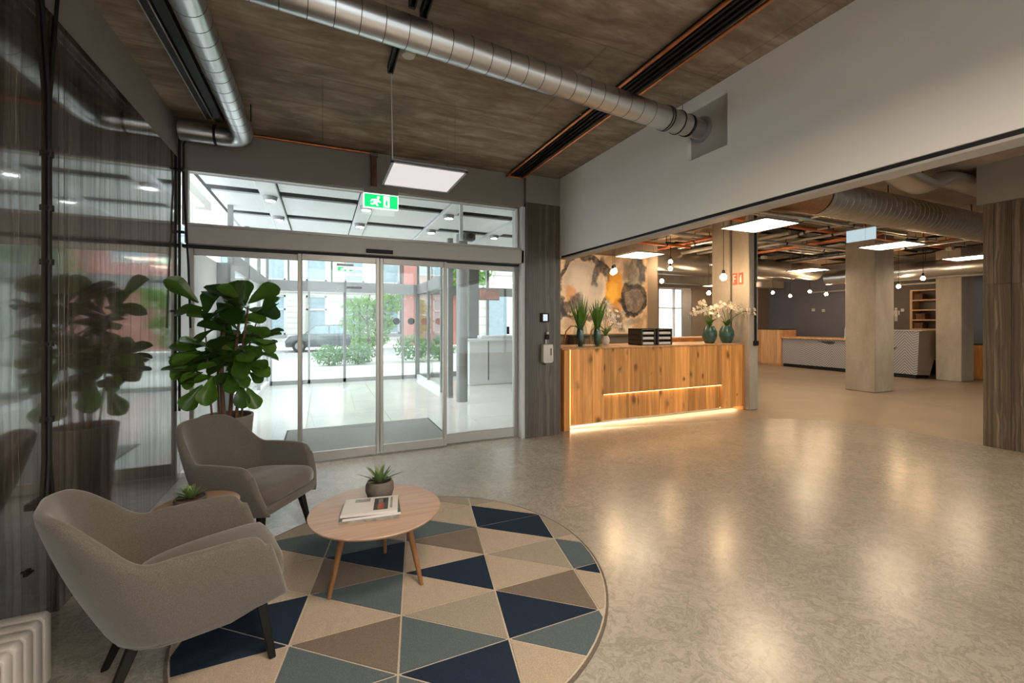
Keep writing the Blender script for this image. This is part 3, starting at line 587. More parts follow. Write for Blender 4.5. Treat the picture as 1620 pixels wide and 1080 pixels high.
# armchairs: a wrap-around tub shell, seat pad and splayed legs
def cr_spline(P, t):
    k = len(P)-1; x = t*k; i = min(int(x),k-1); f = x-i
    p0,p1,p2,p3 = P[max(i-1,0)],P[i],P[i+1],P[min(i+2,k)]
    return tuple(.5*((2*b)+(-a+c)*f+(2*a-5*b+4*c-d)*f*f+(-a+3*b-3*c+d)*f**3) for a,b,c,d in zip(p0,p1,p2,p3))
BOT = [(.300,.235,.262),(.24,.243,.257),(.12,.248,.250),(-.03,.244,.244),(-.10,.232,.241),(-.17,.19,.238),(-.215,.13,.237),(-.238,.065,.236),(-.244,0,.236)]
TOP = [(.232,.286,.503),(.195,.293,.546),(.09,.299,.556),(-.05,.299,.556),(-.165,.291,.560),(-.272,.258,.655),(-.368,.202,.738),(-.425,.108,.756),(-.434,0,.759)]
def armchair(lab, loc, rz):
    o = thing('armchair', lab, 'chair', loc, rz, 'taupe armchairs at the coffee table')
    def full(P): return [(x,-y,z) for x,y,z in P]+[(x,y,z) for x,y,z in reversed(P[:-1])]
    B, T = full(BOT), full(TOP); N = 56; Kk = 9; th = .046
    vs = []; fs = []
    for i in range(N+1):
        b = Vector(cr_spline(B,i/N)); t = Vector(cr_spline(T,i/N)); b2 = Vector(cr_spline(B,min(i/N+.01,1))); b1 = Vector(cr_spline(B,max(i/N-.01,0)))
        tg = (b2-b1).normalized(); inn = Vector((-tg.y,tg.x,0)).normalized()
        c = Vector((.05,0,0)); 
        if inn.dot(Vector((c.x-b.x,c.y-b.y,0))) < 0: inn = -inn
        ring = []
        for s_ in range(Kk):
            f = s_/(Kk-1); bul = .016*math.sin(PI*f); ring.append(b.lerp(t,f)-inn*bul)
        ring.append(t+inn*th*.5+Vector((0,0,.010)))
        for s_ in range(Kk):
            f = 1-s_/(Kk-1); bul = .012*math.sin(PI*f); ring.append(b.lerp(t,f)+inn*(th)-inn*bul*.6)
        ring.append(b+inn*th*.5-Vector((0,0,.008)))
        vs += ring
    m = len(ring)
    for i in range(N):
        for j in range(m): fs.append((i*m+j,i*m+(j+1)%m,(i+1)*m+(j+1)%m,(i+1)*m+j))
    # rounded front faces of the arms
    for i,sg in ((0,1),(N,-1)):
        prev = i*m; base = [vs[i*m+j] for j in range(m)]
        for a in (25,50,72,88):
            ca,sa = math.cos(math.radians(a)), math.sin(math.radians(a)); c0 = len(vs)
            for j in range(m):
                mid = (base[j]+base[(m-2-j)%m])/2; vs.append(mid+(base[j]-mid)*ca+Vector((th*.5*sa,0,-.006*sa if 7 < j < 11 else 0)))
            for j in range(m): fs.append((prev+j,prev+(j+1)%m,c0+(j+1)%m,c0+j))
            prev = c0
        for j in range(m//2-1):
            q = [c0+j,c0+(j+1)%m,c0+(m-3-j)%m,c0+(m-2-j)%m]
            if len(set(q)) == 4: fs.append(tuple(q))
        fs.append((c0+m//2-2,c0+m//2-1,c0+m//2)); fs.append((c0+m-2,c0+m-1,c0))
    mb = MB().add(vs,fs)
    shell = build(mb, 'shell', M['fab'], o, local=True, sub=1, ang=180)
    # pan that closes the tub below the pad
    pl = [(x,-y) for x,y,z in BOT]+[(x,y) for x,y,z in reversed(BOT[:-1])]
    n = len(pl); mb = MB(); lay = [(.90,.225),(1.0,.235),(1.0,.275),(.99,.300)]
    vs = []; fs = []
    for s_,z in lay: vs += [(x*s_+(.012 if x > .2 else 0), y*s_, z+(.030 if x > .2 else 0)*(1 if z < .29 else .6)) for x,y in pl]
    for a in range(len(lay)-1):
        for j in range(n): fs.append((a*n+j,a*n+(j+1)%n,(a+1)*n+(j+1)%n,(a+1)*n+j))
    fs += [tuple(range(n-1,-1,-1)), tuple(range((len(lay)-1)*n,len(lay)*n))]
    build(mb.add(vs,fs), 'seat_pan', M['fab'], o, local=True, bev=.012, seg=2, ang=60)
    # seat pad
    sp = [(.325,.20),(.30,.226),(.12,.236),(-.02,.232),(-.13,.20),(-.19,.12),(-.205,0)]
    pl = [(x,-y) for x,y in sp]+[(x,y) for x,y in reversed(sp[:-1])]; n = len(pl); vs = []; fs = []
    lay = [(.93,.285),(.99,.30),(1.0,.33),(1.0,.355),(.97,.385),(.90,.402),(.6,.408),(.2,.409)]
    for s_,z in lay: vs += [(.06+(x-.06)*s_, y*s_, z+.028*(x+.2)/.5) for x,y in pl]
    for a in range(len(lay)-1):
        for j in range(n): fs.append((a*n+j,a*n+(j+1)%n,(a+1)*n+(j+1)%n,(a+1)*n+j))
    fs += [tuple(range(n-1,-1,-1)), tuple(range((len(lay)-1)*n,len(lay)*n))]
    build(MB().add(vs,fs), 'seat_cushion', M['fab'], o, local=True, sub=1, ang=180)
    for tx,ty,bx,by,bz in ((.225,.175,.262,.222,.015),(.225,-.175,.262,-.222,.015),(-.155,.125,-.262,.165,0),(-.155,-.125,-.262,-.165,0)):
        lg = MB(); p0 = Vector((bx,by,bz)); p1 = Vector((tx,ty,.262)); 
        def sq(p,r): return [p+Vector((-r,-r,0)),p+Vector((r,-r,0)),p+Vector((r,r,0)),p+Vector((-r,r,0))]
        lg.add(sq(p0,.0125)+sq(p1,.021), [(3,2,1,0),(4,5,6,7),(0,1,5,4),(1,2,6,5),(2,3,7,6),(3,0,4,7)])
        build(lg, 'leg', M['leg'], o, local=True, bev=.004)
    return o
ch = armchair('taupe tub armchair nearest the viewer, turned half away beside the radiator', (-.505,2.165,.0), math.radians(17))
for nm in ('label',): pass
ch2 = dup(ch, (-.425,3.235,0), math.radians(-34), 'taupe tub armchair in front of the large fig plant, facing the coffee table')
# radiator
rd = thing('radiator', 'low cream column radiator at the foot of the stone wall', 'radiator', (-1.03,1.75,0))
y = 2.225
while y > 1.05:
    m = MB().prism([(-1.105,.035),(-1.105,.285),(-1.092,.302),(-.963,.302),(-.95,.285),(-.95,.035)], y-.046, y, 'y')
    build(m, 'radiator_section', M['rad'], rd, bev=.009, seg=2); y -= .056
build(MB().box(-1.05,-1.0,1.05,1.10,0,.04).box(-1.05,-1.0,2.14,2.19,0,.04), 'foot', M['rad'], rd)
# the fig plant
FP = Vector((-.725,4.20,0)); fg = thing('fig_plant', 'large fiddle-leaf fig in a tapered taupe planter behind the farther armchair', 'plant', FP)
build(MB().lathe([(.135,0),(.14,.01),(.192,.60),(.196,.632),(.190,.638),(.178,.634),(.176,.58)],FP,48), 'planter', M['potg'], fg, ang=50)
build(MB().cyl(FP+Vector((0,0,.56)),FP+Vector((0,0,.605)),.176,n=32), 'soil', M['soil'], fg)
stems = []
for a,b,c,r in (((-.02,0),(-.04,.02),(-.02,.03),.019),((.02,.02),(.04,.02),(.10,.02),.016),((.07,-.01),(.09,.0),(.16,-.05),.013),((-.09,-.03),(-.12,-.02),(-.16,.02),.008),((-.06,.05),(-.08,.1),(-.05,.15),.008),((.10,.04),(.12,.06),(.2,.1),.009)):
    zt = random.uniform(1.35,1.58); pts = [FP+Vector((a[0],a[1],.59)),FP+Vector((b[0],b[1],.95)),FP+Vector(((b[0]+c[0])/2,(b[1]+c[1])/2,1.25)),FP+Vector((c[0],c[1],zt))]
    stems.append(pts); build(MB().tube(pts,[r,r*.9,r*.75,r*.5],8), 'stem', M['bark'], fg)
def leafmesh(nm, cup, droop, wav):
    vs = []; fs = []; nl = 9; wprof = [.04,.22,.36,.46,.60,.76,.86,.78,.36]
    for i in range(nl):
        f = i/(nl-1); w = wprof[i]*.36; zc = -droop*f*f
        for q,s_ in enumerate((-1,-.5,0,.5,1)):
            x = s_*w; z = zc+cup*abs(s_)**1.5*w-(.012 if s_ == 0 else 0)+wav*math.sin(f*11+s_*2)*abs(s_)
            vs.append((x,f-.02*abs(s_),z))
    for i in range(nl-1):
        for q in range(4): fs.append((i*5+q,i*5+q+1,(i+1)*5+q+1,(i+1)*5+q))
    me = bpy.data.meshes.new('fig_leaf'); me.from_pydata(vs,[],fs); me.materials.append(M['fig']); me.polygons.foreach_set('use_smooth',[True]*len(fs)); return me
LM = [leafmesh('a',.35,.16,.012),leafmesh('b',.22,.28,.02),leafmesh('c',.45,.08,.015)]
def figleaf(b, t, up=None, k=None, wide=1.0):
    b = Vector(b); t = Vector(t); d = t-b; L = d.length; d.normalize()
    up = Vector(up or (random.uniform(-.3,.3),random.uniform(-.8,-.1),1)).normalized(); sd = d.cross(up)
    if sd.length < .2: sd = d.cross(Vector((0,-1,.2)))
    sd.normalize(); up = sd.cross(d).normalized()
    o = bpy.data.objects.new('leaf', LM[random.randrange(3) if k is None else k]); COL.objects.link(o); o.parent = fg
    Rm = Matrix((sd,d,up)).transposed().to_4x4(); o.matrix_local = Matrix.Translation(b-FP) @ Rm @ Matrix.Diagonal((L*wide,L,L,1)); return o
for b,t in (((-.92,4.2,1.56),(-1.11,4.12,1.74)),((-.80,4.2,1.58),(-.88,4.3,1.70)),((-.86,4.15,1.51),(-1.09,4.2,1.52)),((-.62,4.2,1.54),(-.69,4.25,1.76)),((-.60,4.2,1.54),(-.60,4.22,1.76)),((-.57,4.2,1.56),(-.37,4.2,1.74)),((-.56,4.2,1.50),(-.33,4.22,1.50)),((-.78,4.15,1.56),(-.62,4.0,1.42)),
 ((-.60,4.2,1.35),(-.41,4.15,1.33)),((-.65,4.2,1.43),(-.44,4.2,1.45)),((-.56,4.2,1.26),(-.36,4.18,1.19)),((-.85,4.2,1.22),(-1.03,4.1,1.24)),((-.92,4.2,1.06),(-1.07,4.1,.97)),((-.90,4.15,1.14),(-1.05,4.05,1.10)),((-.58,4.2,1.07),(-.42,4.15,1.03)),((-.64,4.1,1.13),(-.58,3.98,.96)),
 ((-.88,4.15,.90),(-.99,4.08,.72)),((-.80,4.12,.97),(-.83,4.0,.76)),((-.57,4.15,.86),(-.49,4.08,.70)),((-.62,4.15,.90),(-.60,4.06,.72)),((-.56,4.2,.98),(-.47,4.1,.93)),((-.69,4.1,.98),(-.65,3.97,.86)),((-.93,4.1,.99),(-.95,4.0,.90))):
    figleaf(b,t, up=(random.uniform(-.3,.5),-1,random.uniform(.4,1.2)), wide=1.02)
for k in range(92):
    pts = random.choice(stems); z = random.uniform(.92,1.56); i = 1 if z < 1.25 else 2; f = min(1,max(0,(z-pts[i].z)/max(.01,pts[i+1].z-pts[i].z))); b = pts[i].lerp(pts[i+1],f)
    a = random.uniform(0,2*PI); el = random.uniform(-.5,.75)+(.35 if z > 1.4 else 0); L = random.uniform(.19,.27); d = Vector((math.cos(a)*math.cos(el),math.sin(a)*math.cos(el),math.sin(el)))
    t = b+d*(L+.05); b = b+d*.05
    if t.x < -1.12: t.x = -1.12
    if t.y > 4.66: t.y = 4.66
    figleaf(b, t, wide=random.uniform(.85,1.08))

# ================================================================== hall services
def ring(o, c, ax, r, w, mat, name='seam'):
    ax = Vector(ax).normalized(); return build(MB().cyl(Vector(c)-ax*w/2, Vector(c)+ax*w/2, r, n=28), name, mat, o)
def seams(o, p0, p1, r, pitch, mat, w=.004):
    p0 = Vector(p0); p1 = Vector(p1); n = int((p1-p0).length/pitch); ax = (p1-p0).normalized()
    first = ring(o, p0+ax*pitch*.5, ax, r*1.012, w, mat)
    for k in range(1,n):
        c = first.copy(); COL.objects.link(c); c.parent = o; c.location = first.location+ax*pitch*k
du = thing('spiral_duct', 'round galvanised spiral duct running along the left side of the hall ceiling', 'duct', (-.635,1.2,2.95))
path = [(-.635,-3,3.055),(-.635,4.30,3.055),(-.638,4.37,3.055),(-.655,4.44,3.053),(-.69,4.49,3.052),(-.74,4.515,3.05),(-.80,4.52,3.05),(-1.12,4.52,3.05)]
build(MB().tube(path,.083,28), 'pipe', M['galv'], du, ang=60)
seams(du, (-.635,.2,3.055), (-.635,4.36,3.055), .083, .135, M['greyd'])
ring(du, (-.86,4.52,3.05), (1,0,0), .087, .02, M['black'], 'clamp')
for yy in (.6,2.6,4.1): build(MB().box(-.735,-.728,yy-.01,yy+.01,3.05,ZC).box(-.542,-.535,yy-.01,yy+.01,3.05,ZC), 'hanger', M['blackm'], du)
d3 = thing('spiral_duct', 'round galvanised spiral duct crossing the hall and entering the white bulkhead', 'duct', (1.0,2.35,2.83))
A = Vector((-.36,2.23,2.935)); Bp = Vector((2.33,2.475,2.925)); axd = (Bp-A).normalized()
build(MB().tube([(-.50,2.222,ZC),(-.50,2.222,3.06),(-.47,2.223,2.985),(-.42,2.225,2.945),(-.36,2.23,2.935),Bp],.083,28), 'pipe', M['galv'], d3, ang=60)
seams(d3, A, Bp, .083, .118, M['greyd'])
ends = [(2.33,.088),(2.35,.088),(2.36,.082),(2.45,.080),(2.47,.086),(2.485,.086),(2.49,.076),(2.56,.074),(2.575,.080),(2.59,.080),(2.60,.072),(2.74,.070)]
build(MB().tube([Bp+axd*(e[0]-2.33) for e in ends],[e[1] for e in ends],32), 'connector', M['galvd'], d3, ang=30)
for e,r in ((2.335,.090),(2.356,.090),(2.472,.089),(2.577,.083),(2.592,.082)): ring(d3, Bp+axd*(e-2.33), axd, r, .009, M['black'], 'clamp')
ring(d3, (2.735,2.505,2.92), (1,.06,0), .10, .012, M['aluc'], 'wall_collar')
build(MB().cyl((2.52,2.48,2.99),(2.52,2.48,ZC),.003,n=8), 'hanger_wire', M['chrome'], d3)
tk = thing('lighting_track', 'pair of black ceiling tracks beside the left spiral duct', 'track', (-.85,1,3.12))
build(MB().box(-.905,-.86,-3,4.40,3.135,ZC), 'track', M['blackm'], tk); build(MB().box(-.835,-.775,-3,4.40,3.12,ZC), 'track', M['blackm'], tk)
build(MB().box(-.862,-.857,-3,4.40,3.128,3.14), 'edge_strip', M['lead'], tk); build(MB().box(-.910,-.905,-3,4.40,3.128,3.14), 'edge_strip', M['lead'], tk)
ls = thing('slot_channel', 'black slot channel between copper pipes along the right of the hall ceiling', 'channel', (2.12,1,3.13))
build(MB().box(2.035,2.215,-3,4.70,3.165,ZC), 'channel', M['black'], ls)
for x in (2.06,2.10,2.145,2.185): build(MB().box(x-.008,x+.008,-3,4.68,3.145,3.167), 'fin', M['blackm'], ls)
for x in (2.022,2.228): build(MB().cyl((x,-3,3.15),(x,4.73,3.15),.0125,n=12), 'copper_pipe', M['copper'], ls)
build(MB().cyl((2.022,4.72,3.15),(2.228,4.72,3.15),.010,n=12), 'copper_pipe', M['copper'], ls)
cp = build(MB().cyl((-.60,4.715,3.17),(.47,4.715,3.17),.011,n=12), 'copper_pipe', M['copper'], None, 'thin copper pipe in the corner above the glass front', 'pipe')
tn = thing('cable_trunking', 'brown cable trunking on the grey band left of the lamp panel', 'trunking', (.49,4.71,2.8))
build(MB().box(.465,.52,4.69,4.74,2.80,3.14), 'duct_body', M['bark'], tn, bev=.004); build(MB().box(.455,.53,4.685,4.74,3.14,3.165), 'cap', M['greyd'], tn)
for lab,x,y0,y1 in (('black strut under the ceiling beside the smoke detector',.435,2.66,3.10),('black strut at the top of the view, left of its pair',.455,1.7,2.41),('black strut at the top of the view, right of its pair',.53,1.7,2.47)):
    s_ = thing('ceiling_strut', lab, 'strut', (x,(y0+y1)/2,3.14)); build(MB().box(x-.020,x-.012,y0,y1,3.145,ZC).box(x+.012,x+.020,y0,y1,3.145,ZC).box(x-.02,x+.02,y0,y1,3.18,ZC), 'rail', M['blackm'], s_); build(MB().box(x-.016,x+.016,y1-.02,y1,3.14,3.18), 'end_cap', M['black'], s_)
sm = thing('smoke_detector', 'round white smoke detector on the hall ceiling under the crossing duct', 'detector', (.512,2.832,3.13))
build(MB().lathe([(.025,3.128),(.040,3.133),(.046,3.148),(.046,3.162),(.040,3.165)],(.512,2.832,0),28), 'head', M['whitep'], sm); build(MB().lathe([(.05,3.165),(.052,3.175),(.052,ZC)],(.512,2.832,0),28), 'base', M['whitep'], sm)
def led_panel(lab, c, size, mat, rz=0, grp='square lamp panels', hung=True):
    x,y,z = c; h = size/2; o = thing('lamp_panel', lab, 'lamp', c, rz, grp)
    build(MB().box(-h,h,-h,h,.006,.022), 'housing', M['aluc'], o, local=True)
    build(MB().box(-h,-h+.018,-h,h,0,.012).box(h-.018,h,-h,h,0,.012).box(-h,h,-h,-h+.018,0,.012).box(-h,h,h-.018,h,0,.012), 'frame', M['aluc'], o, local=True)
    build(MB().box(-h+.018,h-.018,-h+.018,h-.018,.003,.007), 'diffuser', mat, o, local=True)
    if hung:
        m = MB()
        for sx in (-1,1):
            for sy in (-1,1): m.cyl((sx*(h-.03),sy*.12+.08,.02),(sx*(h-.03),sy*.12+.08,ZC-z),.0018,n=6)
        build(m, 'hanging_wires', M['chrome'], o, local=True)
    return o
hp = led_panel('square pale lamp panel hanging in front of the glass doors', (.725,3.385,2.53), .56, M['led_hall'])
build(MB().cyl((.452,3.11,2.55),(.440,3.09,3.145),.004,n=8), 'power_cord', M['whitep'], hp)
for i,(x,y) in enumerate(((.725,.75),(.725,-.6),(.725,-1.95))): led_panel('added fill lamp panel over the hall behind the viewer, '+('nearest','middle','farthest')[i]+' one of the row', (x,y,2.6), .60, M['led_fill'])  # unseen panels added behind the viewer to light the hall
for i,(x,y,where) in enumerate(((4.77,3.5,'over the lounge floor in front of the reception column'),(7.84,3.62,'hanging in front of the middle concrete column'),(10.6,3.72,'just left of the large stone column'),(4.98,5.87,'hanging in front of the painting'),(9.85,6.07,'hanging over the bar side between two concrete columns'),(7.4,6.0,'hidden behind the reception column'),(11.3,9.75,'at the back of the lounge near the bar'),(4.8,.6,'added over the lounge right of the viewer'),(7.9,.2,'added out of view behind the large stone column'),(11.0,1.0,'added out of view over the right end of the lounge'),(8.2,9.75,'at the back of the lounge near the street wall'),(4.9,-2.0,'added over the lounge behind the viewer'))):
    led_panel('warm lit lamp panel '+where, (x,y,2.55), .60, M['led_warm'])  # panels right of and behind the viewer are added, unseen, for more light
# cables on the stone wall
hc = thing('hanging_cable', 'black cable loop hanging down the stone wall above the near armchair', 'cable', (-1.14,2.68,.55))
X0 = -1.1615
build(MB().tube([(X0,2.60,ZC),(X0,2.637,2.90),(X0,2.690,2.45),(X0,2.691,2.3),(X0,2.691,.75),(X0,2.672,.58)],.008,10), 'cable', M['black'], hc)
build(MB().tube([(X0,2.795,ZC),(X0,2.757,2.90),(X0,2.701,2.45),(X0,2.701,2.3),(X0,2.701,.75),(X0,2.725,.58)],.008,10), 'cable', M['black'], hc)
for z in (2.18,1.93,1.68,1.30,.95): build(MB().cyl((X0,2.696,z-.012),(X0,2.696,z+.014),.017,n=14).box(X0-.0085,X0+.006,2.672,2.720,z-.006,z+.008), 'clip', M['black'], hc)
build(MB().box(-1.169,-1.12,2.63,2.74,.555,.585), 'bracket', M['black'], hc, bev=.003)
for lab,pts,r in (('black conduit running up the corner beside the glass front',[(-1.155,4.66,.62),(-1.155,4.66,2.95),(-1.15,4.655,3.10),(-1.11,4.64,3.16),(-.92,4.62,3.165)],.010),('slanting black cable in the corner beside the glass front',[(-1.085,4.70,1.35),(-1.10,4.70,1.9),(-1.13,4.69,2.6),(-1.125,4.66,2.98),(-1.05,4.62,3.15)],.0085)):
    o = thing('corner_cable', lab, 'cable', (pts[0][0],pts[0][1],pts[0][2])); build(MB().tube(pts,r,10), 'tube', M['black'], o)
    for z in (1.5,2.2,2.75):
        if r > .009: build(MB().box(-1.169,-1.12,4.64,4.68,z-.01,z+.01), 'clip', M['black'], o)
# devices on the stone column
rdv = thing('card_reader', 'black framed card reader with a pale screen on the stone column', 'reader', (2.497,4.66,1.41))
build(MB().box(2.44,2.555,4.652,4.68,1.405,1.515), 'case', M['black'], rdv, bev=.006); build(MB().box(2.468,2.527,4.648,4.653,1.42,1.50), 'screen', M['screen'], rdv)
kb = thing('key_box', 'tiny black key box between the card reader and the white dispenser', 'box', (2.53,4.66,1.19))
build(MB().box(2.505,2.555,4.645,4.68,1.19,1.25), 'case', M['black'], kb, bev=.006); build(MB().ball((2.53,4.655,1.272),.018), 'knob', M['whitep'], kb)
ds = thing('dispenser', 'white wall dispenser on the stone column beside the reception desk', 'dispenser', (2.515,4.62,.90))
build(MB().prism([(2.447,1.135),(2.583,1.135),(2.588,.93),(2.57,.905),(2.46,.905),(2.442,.93)], 4.60, 4.68, 'y'), 'housing', M['whitep'], ds, bev=.012, seg=2); build(MB().box(2.54,2.556,4.595,4.601,1.0,1.085), 'level_window', M['greyd'], ds); build(MB().box(2.48,2.55,4.61,4.66,.885,.906), 'nozzle', M['greyd'], ds)
build(MB().cyl((2.515,4.67,1.135),(2.515,4.67,1.19),.01,n=10), 'neck', M['whitep'], ds)
# ================================================================== reception
dk = thing('reception_desk', 'long knotty pine reception desk with a glowing slot and light along its foot', 'desk', (4.55,5.15,0))
bx = [2.965,3.115,3.31,3.46,3.49,3.66,3.90,3.94,4.10,4.27,4.50,4.72,4.76,4.98,5.05,5.20,5.42,5.62,5.72,5.92,6.03,6.185]
for a,b in zip(bx,bx[1:]):
    j = random.uniform(0,.003); jj = .0012
    if a >= 3.485 and b <= 5.725:
        build(MB().box(a+jj,b-jj,4.83+j,4.862,.425,1.045), 'plank', M['pine'], dk)
        build(MB().box(a+jj,b-jj,4.866+j,4.89,.06,.424), 'plank', M['pine'], dk)
    else: build(MB().box(a+jj,b-jj,4.83+j,4.862,.06,1.045), 'plank', M['pine'], dk)
build(MB().box(2.965,6.185,4.90,4.94,.06,1.04), 'carcass', M['pine3'], dk)
build(MB().box(3.49,5.72,4.845,4.862,.417,.4245), 'light_strip', M['strip'], dk, label='glowing warm light strip in the slot')
build(MB().box(2.98,6.17,4.925,4.96,.050,.059), 'light_strip', M['strip2'], dk, label='glowing warm light strip under the desk front')
build(MB().box(2.98,6.17,5.0,5.4,0,.05), 'plinth', M['greyd'], dk)
build(MB().box(2.928,2.962,4.836,4.846,.05,1.04), 'light_strip', M['strip'], dk, label='upright glowing strip at the left end')
build(MB().box(2.835,2.925,4.775,5.55,0,1.045), 'side_panel', M['pine2'], dk, bev=.003); build(MB().box(6.185,6.215,4.82,5.5,0,1.045), 'side_panel', M['pine2'], dk)
build(MB().box(2.835,6.215,4.82,5.55,1.047,1.067), 'desk_top', M['pine3'], dk, bev=.002)
def glass_vase(lab, x, y, seed):
    random.seed(seed); z0 = 1.067; o = thing('glass_vase', lab, 'vase', (x,y,z0), 0, 'vases on the reception desk')
    pr = [(.055,0),(.075,.05),(.092,.14),(.095,.20),(.085,.26),(.072,.305)]
    build(MB().lathe([(r,z0+z) for r,z in pr],(x,y,0),28,True,False), 'vase_body', M['glassv'], o, ang=60)
    build(MB().lathe([(.071,z0+.300),(.076,z0+.304),(.076,z0+.310),(.071,z0+.310)],(x,y,0),28,False,False), 'rim', M['glassv'], o)
    build(MB().lathe([(.03,.006),(.042,.05),(.052,.14),(.050,.20),(.04,.25)],(x,y,z0),16), 'dark_filling', M['ceram'], o)
    for k in range(26):
        a = k*2.4+random.random(); t = random.uniform(.05,.42); L = random.uniform(.30,.46)*(1.15-t*.4); D = Vector((math.cos(a),math.sin(a),0)); sd = Vector((-math.sin(a),math.cos(a),0)); vs = []; p = Vector((x,y,z0+.24))+D*.03
        for s_ in range(5):
            f = s_/4; w = .016*(.7+1.2*f-1.85*f*f) if f < 1 else .001
            vs += [p-sd*w, p+sd*w]; p = p+(D*math.sin(t+.25*f)+Vector((0,0,math.cos(t+.25*f))))*L/4
        build(MB().add(vs,[(2*q,2*q+1,2*q+3,2*q+2) for q in range(4)]), 'blade', M['blade'], o)
glass_vase('clear glass vase of upright green blades, nearest the stone column', 3.245, 5.03, 3)
glass_vase('clear glass vase of upright green blades, beside the white orchid', 3.525, 5.03, 4)
def flowers(o, spots, n, spread):
    m = MB()
    for c in spots:
        for k in range(n):
            p = Vector(c)+Vector((random.gauss(0,spread),random.gauss(0,spread),random.gauss(0,spread*.8)))
            f = Vector((random.gauss(0,.5),-1,random.gauss(.2,.5))).normalized(); a = f.orthogonal().normalized(); b = f.cross(a); r = random.uniform(.026,.040)
            for q in range(5):
                an = q*2*PI/5; d = a*math.cos(an)+b*math.sin(an); e = a*math.cos(an+1.57)+b*math.sin(an+1.57)
                m.add([p,p+d*r*.6-e*r*.42+f*.006,p+d*r*1.1,p+d*r*.6+e*r*.42+f*.006],[(0,1,2,3)])
    return build(m, 'blossom', M['petal'], o, kind='stuff', flat=True)
def orchid(nm, lab, x, y, z0, r, h, arms, potm, seed, grp=None):
    random.seed(seed); o = thing(nm, lab, 'flowers', (x,y,z0), 0, grp)
    build(MB().lathe([(r*.55,z0),(r*.78,z0+h*.15),(r,z0+h*.45),(r*.95,z0+h*.7),(r*.7,z0+h*.94),(r*.62,z0+h),(r*.5,z0+h),(r*.5,z0+h*.9)],(x,y,0),28), 'pot', potm, o, ang=50)
    sp = []; m = MB()
    for dx,dy,dz in arms:
        pts = [(x,y,z0+h*.9),(x+dx*.25,y+dy*.25,z0+h+dz*.6),(x+dx*.65,y+dy*.65,z0+h+dz),(x+dx,y+dy,z0+h+dz*.92)]; m.tube(pts,.005,6); sp += [pts[2],pts[3],tuple((a+b)/2 for a,b in zip(pts[2],pts[3]))]
    build(m, 'stem', M['blade'], o)
    for k in range(9):
        a = k*2.4; L = random.uniform(.14,.22); D = Vector((math.cos(a),math.sin(a),0)); sd = Vector((-math.sin(a),math.cos(a),0)); p = Vector((x,y,z0+h*.95)); vs = []
        for s_ in range(5):
            f = s_/4; w = .026*math.sin(PI*min(.97,.12+f*.86)); vs += [p-sd*w,p+sd*w]; t = .4+1.1*f; p = p+(D*math.sin(t)+Vector((0,0,math.cos(t))))*L/4
        build(MB().add(vs,[(2*q,2*q+1,2*q+3,2*q+2) for q in range(4)]), 'leaf', M['blade'], o)
    flowers(o, sp, 5, .045)
orchid('orchid_vase','blue-green oval vase of cream flowers on the desk, left one of the pair', 5.68,5.03,1.067,.115,.275,((-.33,0,.22),(-.16,.03,.34),(.16,0,.28),(.05,.02,.22)),M['ceram'],11,'vases on the reception desk')
orchid('orchid_vase','blue-green oval vase of cream flowers on the desk, against the concrete column', 6.03,5.00,1.067,.115,.275,((-.20,0,.32),(.02,-.02,.36),(.24,-.30,.24),(-.32,.03,.22),(.08,-.10,.30)),M['ceram'],12,'vases on the reception desk')
orchid('potted_orchid','white orchid behind the two glass vases with the green blades', 3.90,5.35,1.067,.06,.13,((-.14,0,.44),(.02,0,.46),(.16,0,.33),(.22,0,.18),(-.02,-.05,.32)),M['whitep'],13)
for lab,x0,x1 in (('black stacking letter tray with papers, left one on the desk',4.24,4.50),('black stacking letter tray with papers, right one on the desk',4.54,4.82)):
    o = thing('letter_tray', lab, 'tray', ((x0+x1)/2,5.1,1.067), 0, 'letter trays on the reception desk')
    for k in range(4):
        z = 1.067+k*.075; build(MB().box(x0,x1,4.95,5.25,z,z+.010).box(x0,x0+.02,4.95,5.25,z,z+.075 if k < 3 else z+.02).box(x1-.02,x1,4.95,5.25,z,z+.075 if k < 3 else z+.02), 'tray', M['sill'], o)
        if k < 3: build(MB().box(x0+.03,x1-.03,4.955,5.23,z+.012,z+.045), 'papers', M['paper'], o)
bc = thing('back_counter', 'dark grey back counter with a black top under the painting', 'counter', (5.0,6.9,0))
build(MB().box(4.35,5.82,6.75,7.15,0,1.14), 'body', M['greyd'], bc); build(MB().box(4.3,5.86,6.72,7.17,1.14,1.165), 'top', M['sill'], bc)
pu = thing('pine_counter', 'pine back counter right of the dark back counter', 'counter', (6.5,6.4,0))
for k in range(8): build(MB().box(5.9+k*.165,6.063+k*.165,6.18,6.21,0,1.09), 'plank', M['pine2'], pu)
build(MB().box(5.9,7.22,6.21,6.6,0,1.09), 'body', M['pine3'], pu); build(MB().box(5.88,7.24,6.16,6.62,1.09,1.115), 'top', M['pine3'], pu)
def stool(lab, x, y):
    o = thing('counter_stool', lab, 'stool', (x,y,0), 0, 'bentwood stools behind the desk')
    build(MB().cyl((x,y,.70),(x,y,.74),.18,n=24), 'seat', M['oakl'], o, bev=.006)
    for a in range(4): build(MB().cyl((x+.2*math.cos(a*PI/2+.78),y+.2*math.sin(a*PI/2+.78),-.003),(x+.13*math.cos(a*PI/2+.78),y+.13*math.sin(a*PI/2+.78),.70),.012,.016,n=10), 'leg', M['oakl'], o)
    build(MB().tube([(x-.19,y+.1,.72),(x-.2,y+.14,1.05),(x-.15,y+.17,1.25),(x-.05,y+.18,1.34),(x+.05,y+.18,1.34),(x+.15,y+.17,1.25),(x+.2,y+.14,1.05),(x+.19,y+.1,.72)],.013,8), 'bent_back', M['oakl'], o)
stool('bentwood stool with a curved back behind the desk, left one', 3.85, 6.0); stool('bentwood stool with a curved back behind the desk, right one', 4.42, 6.1)
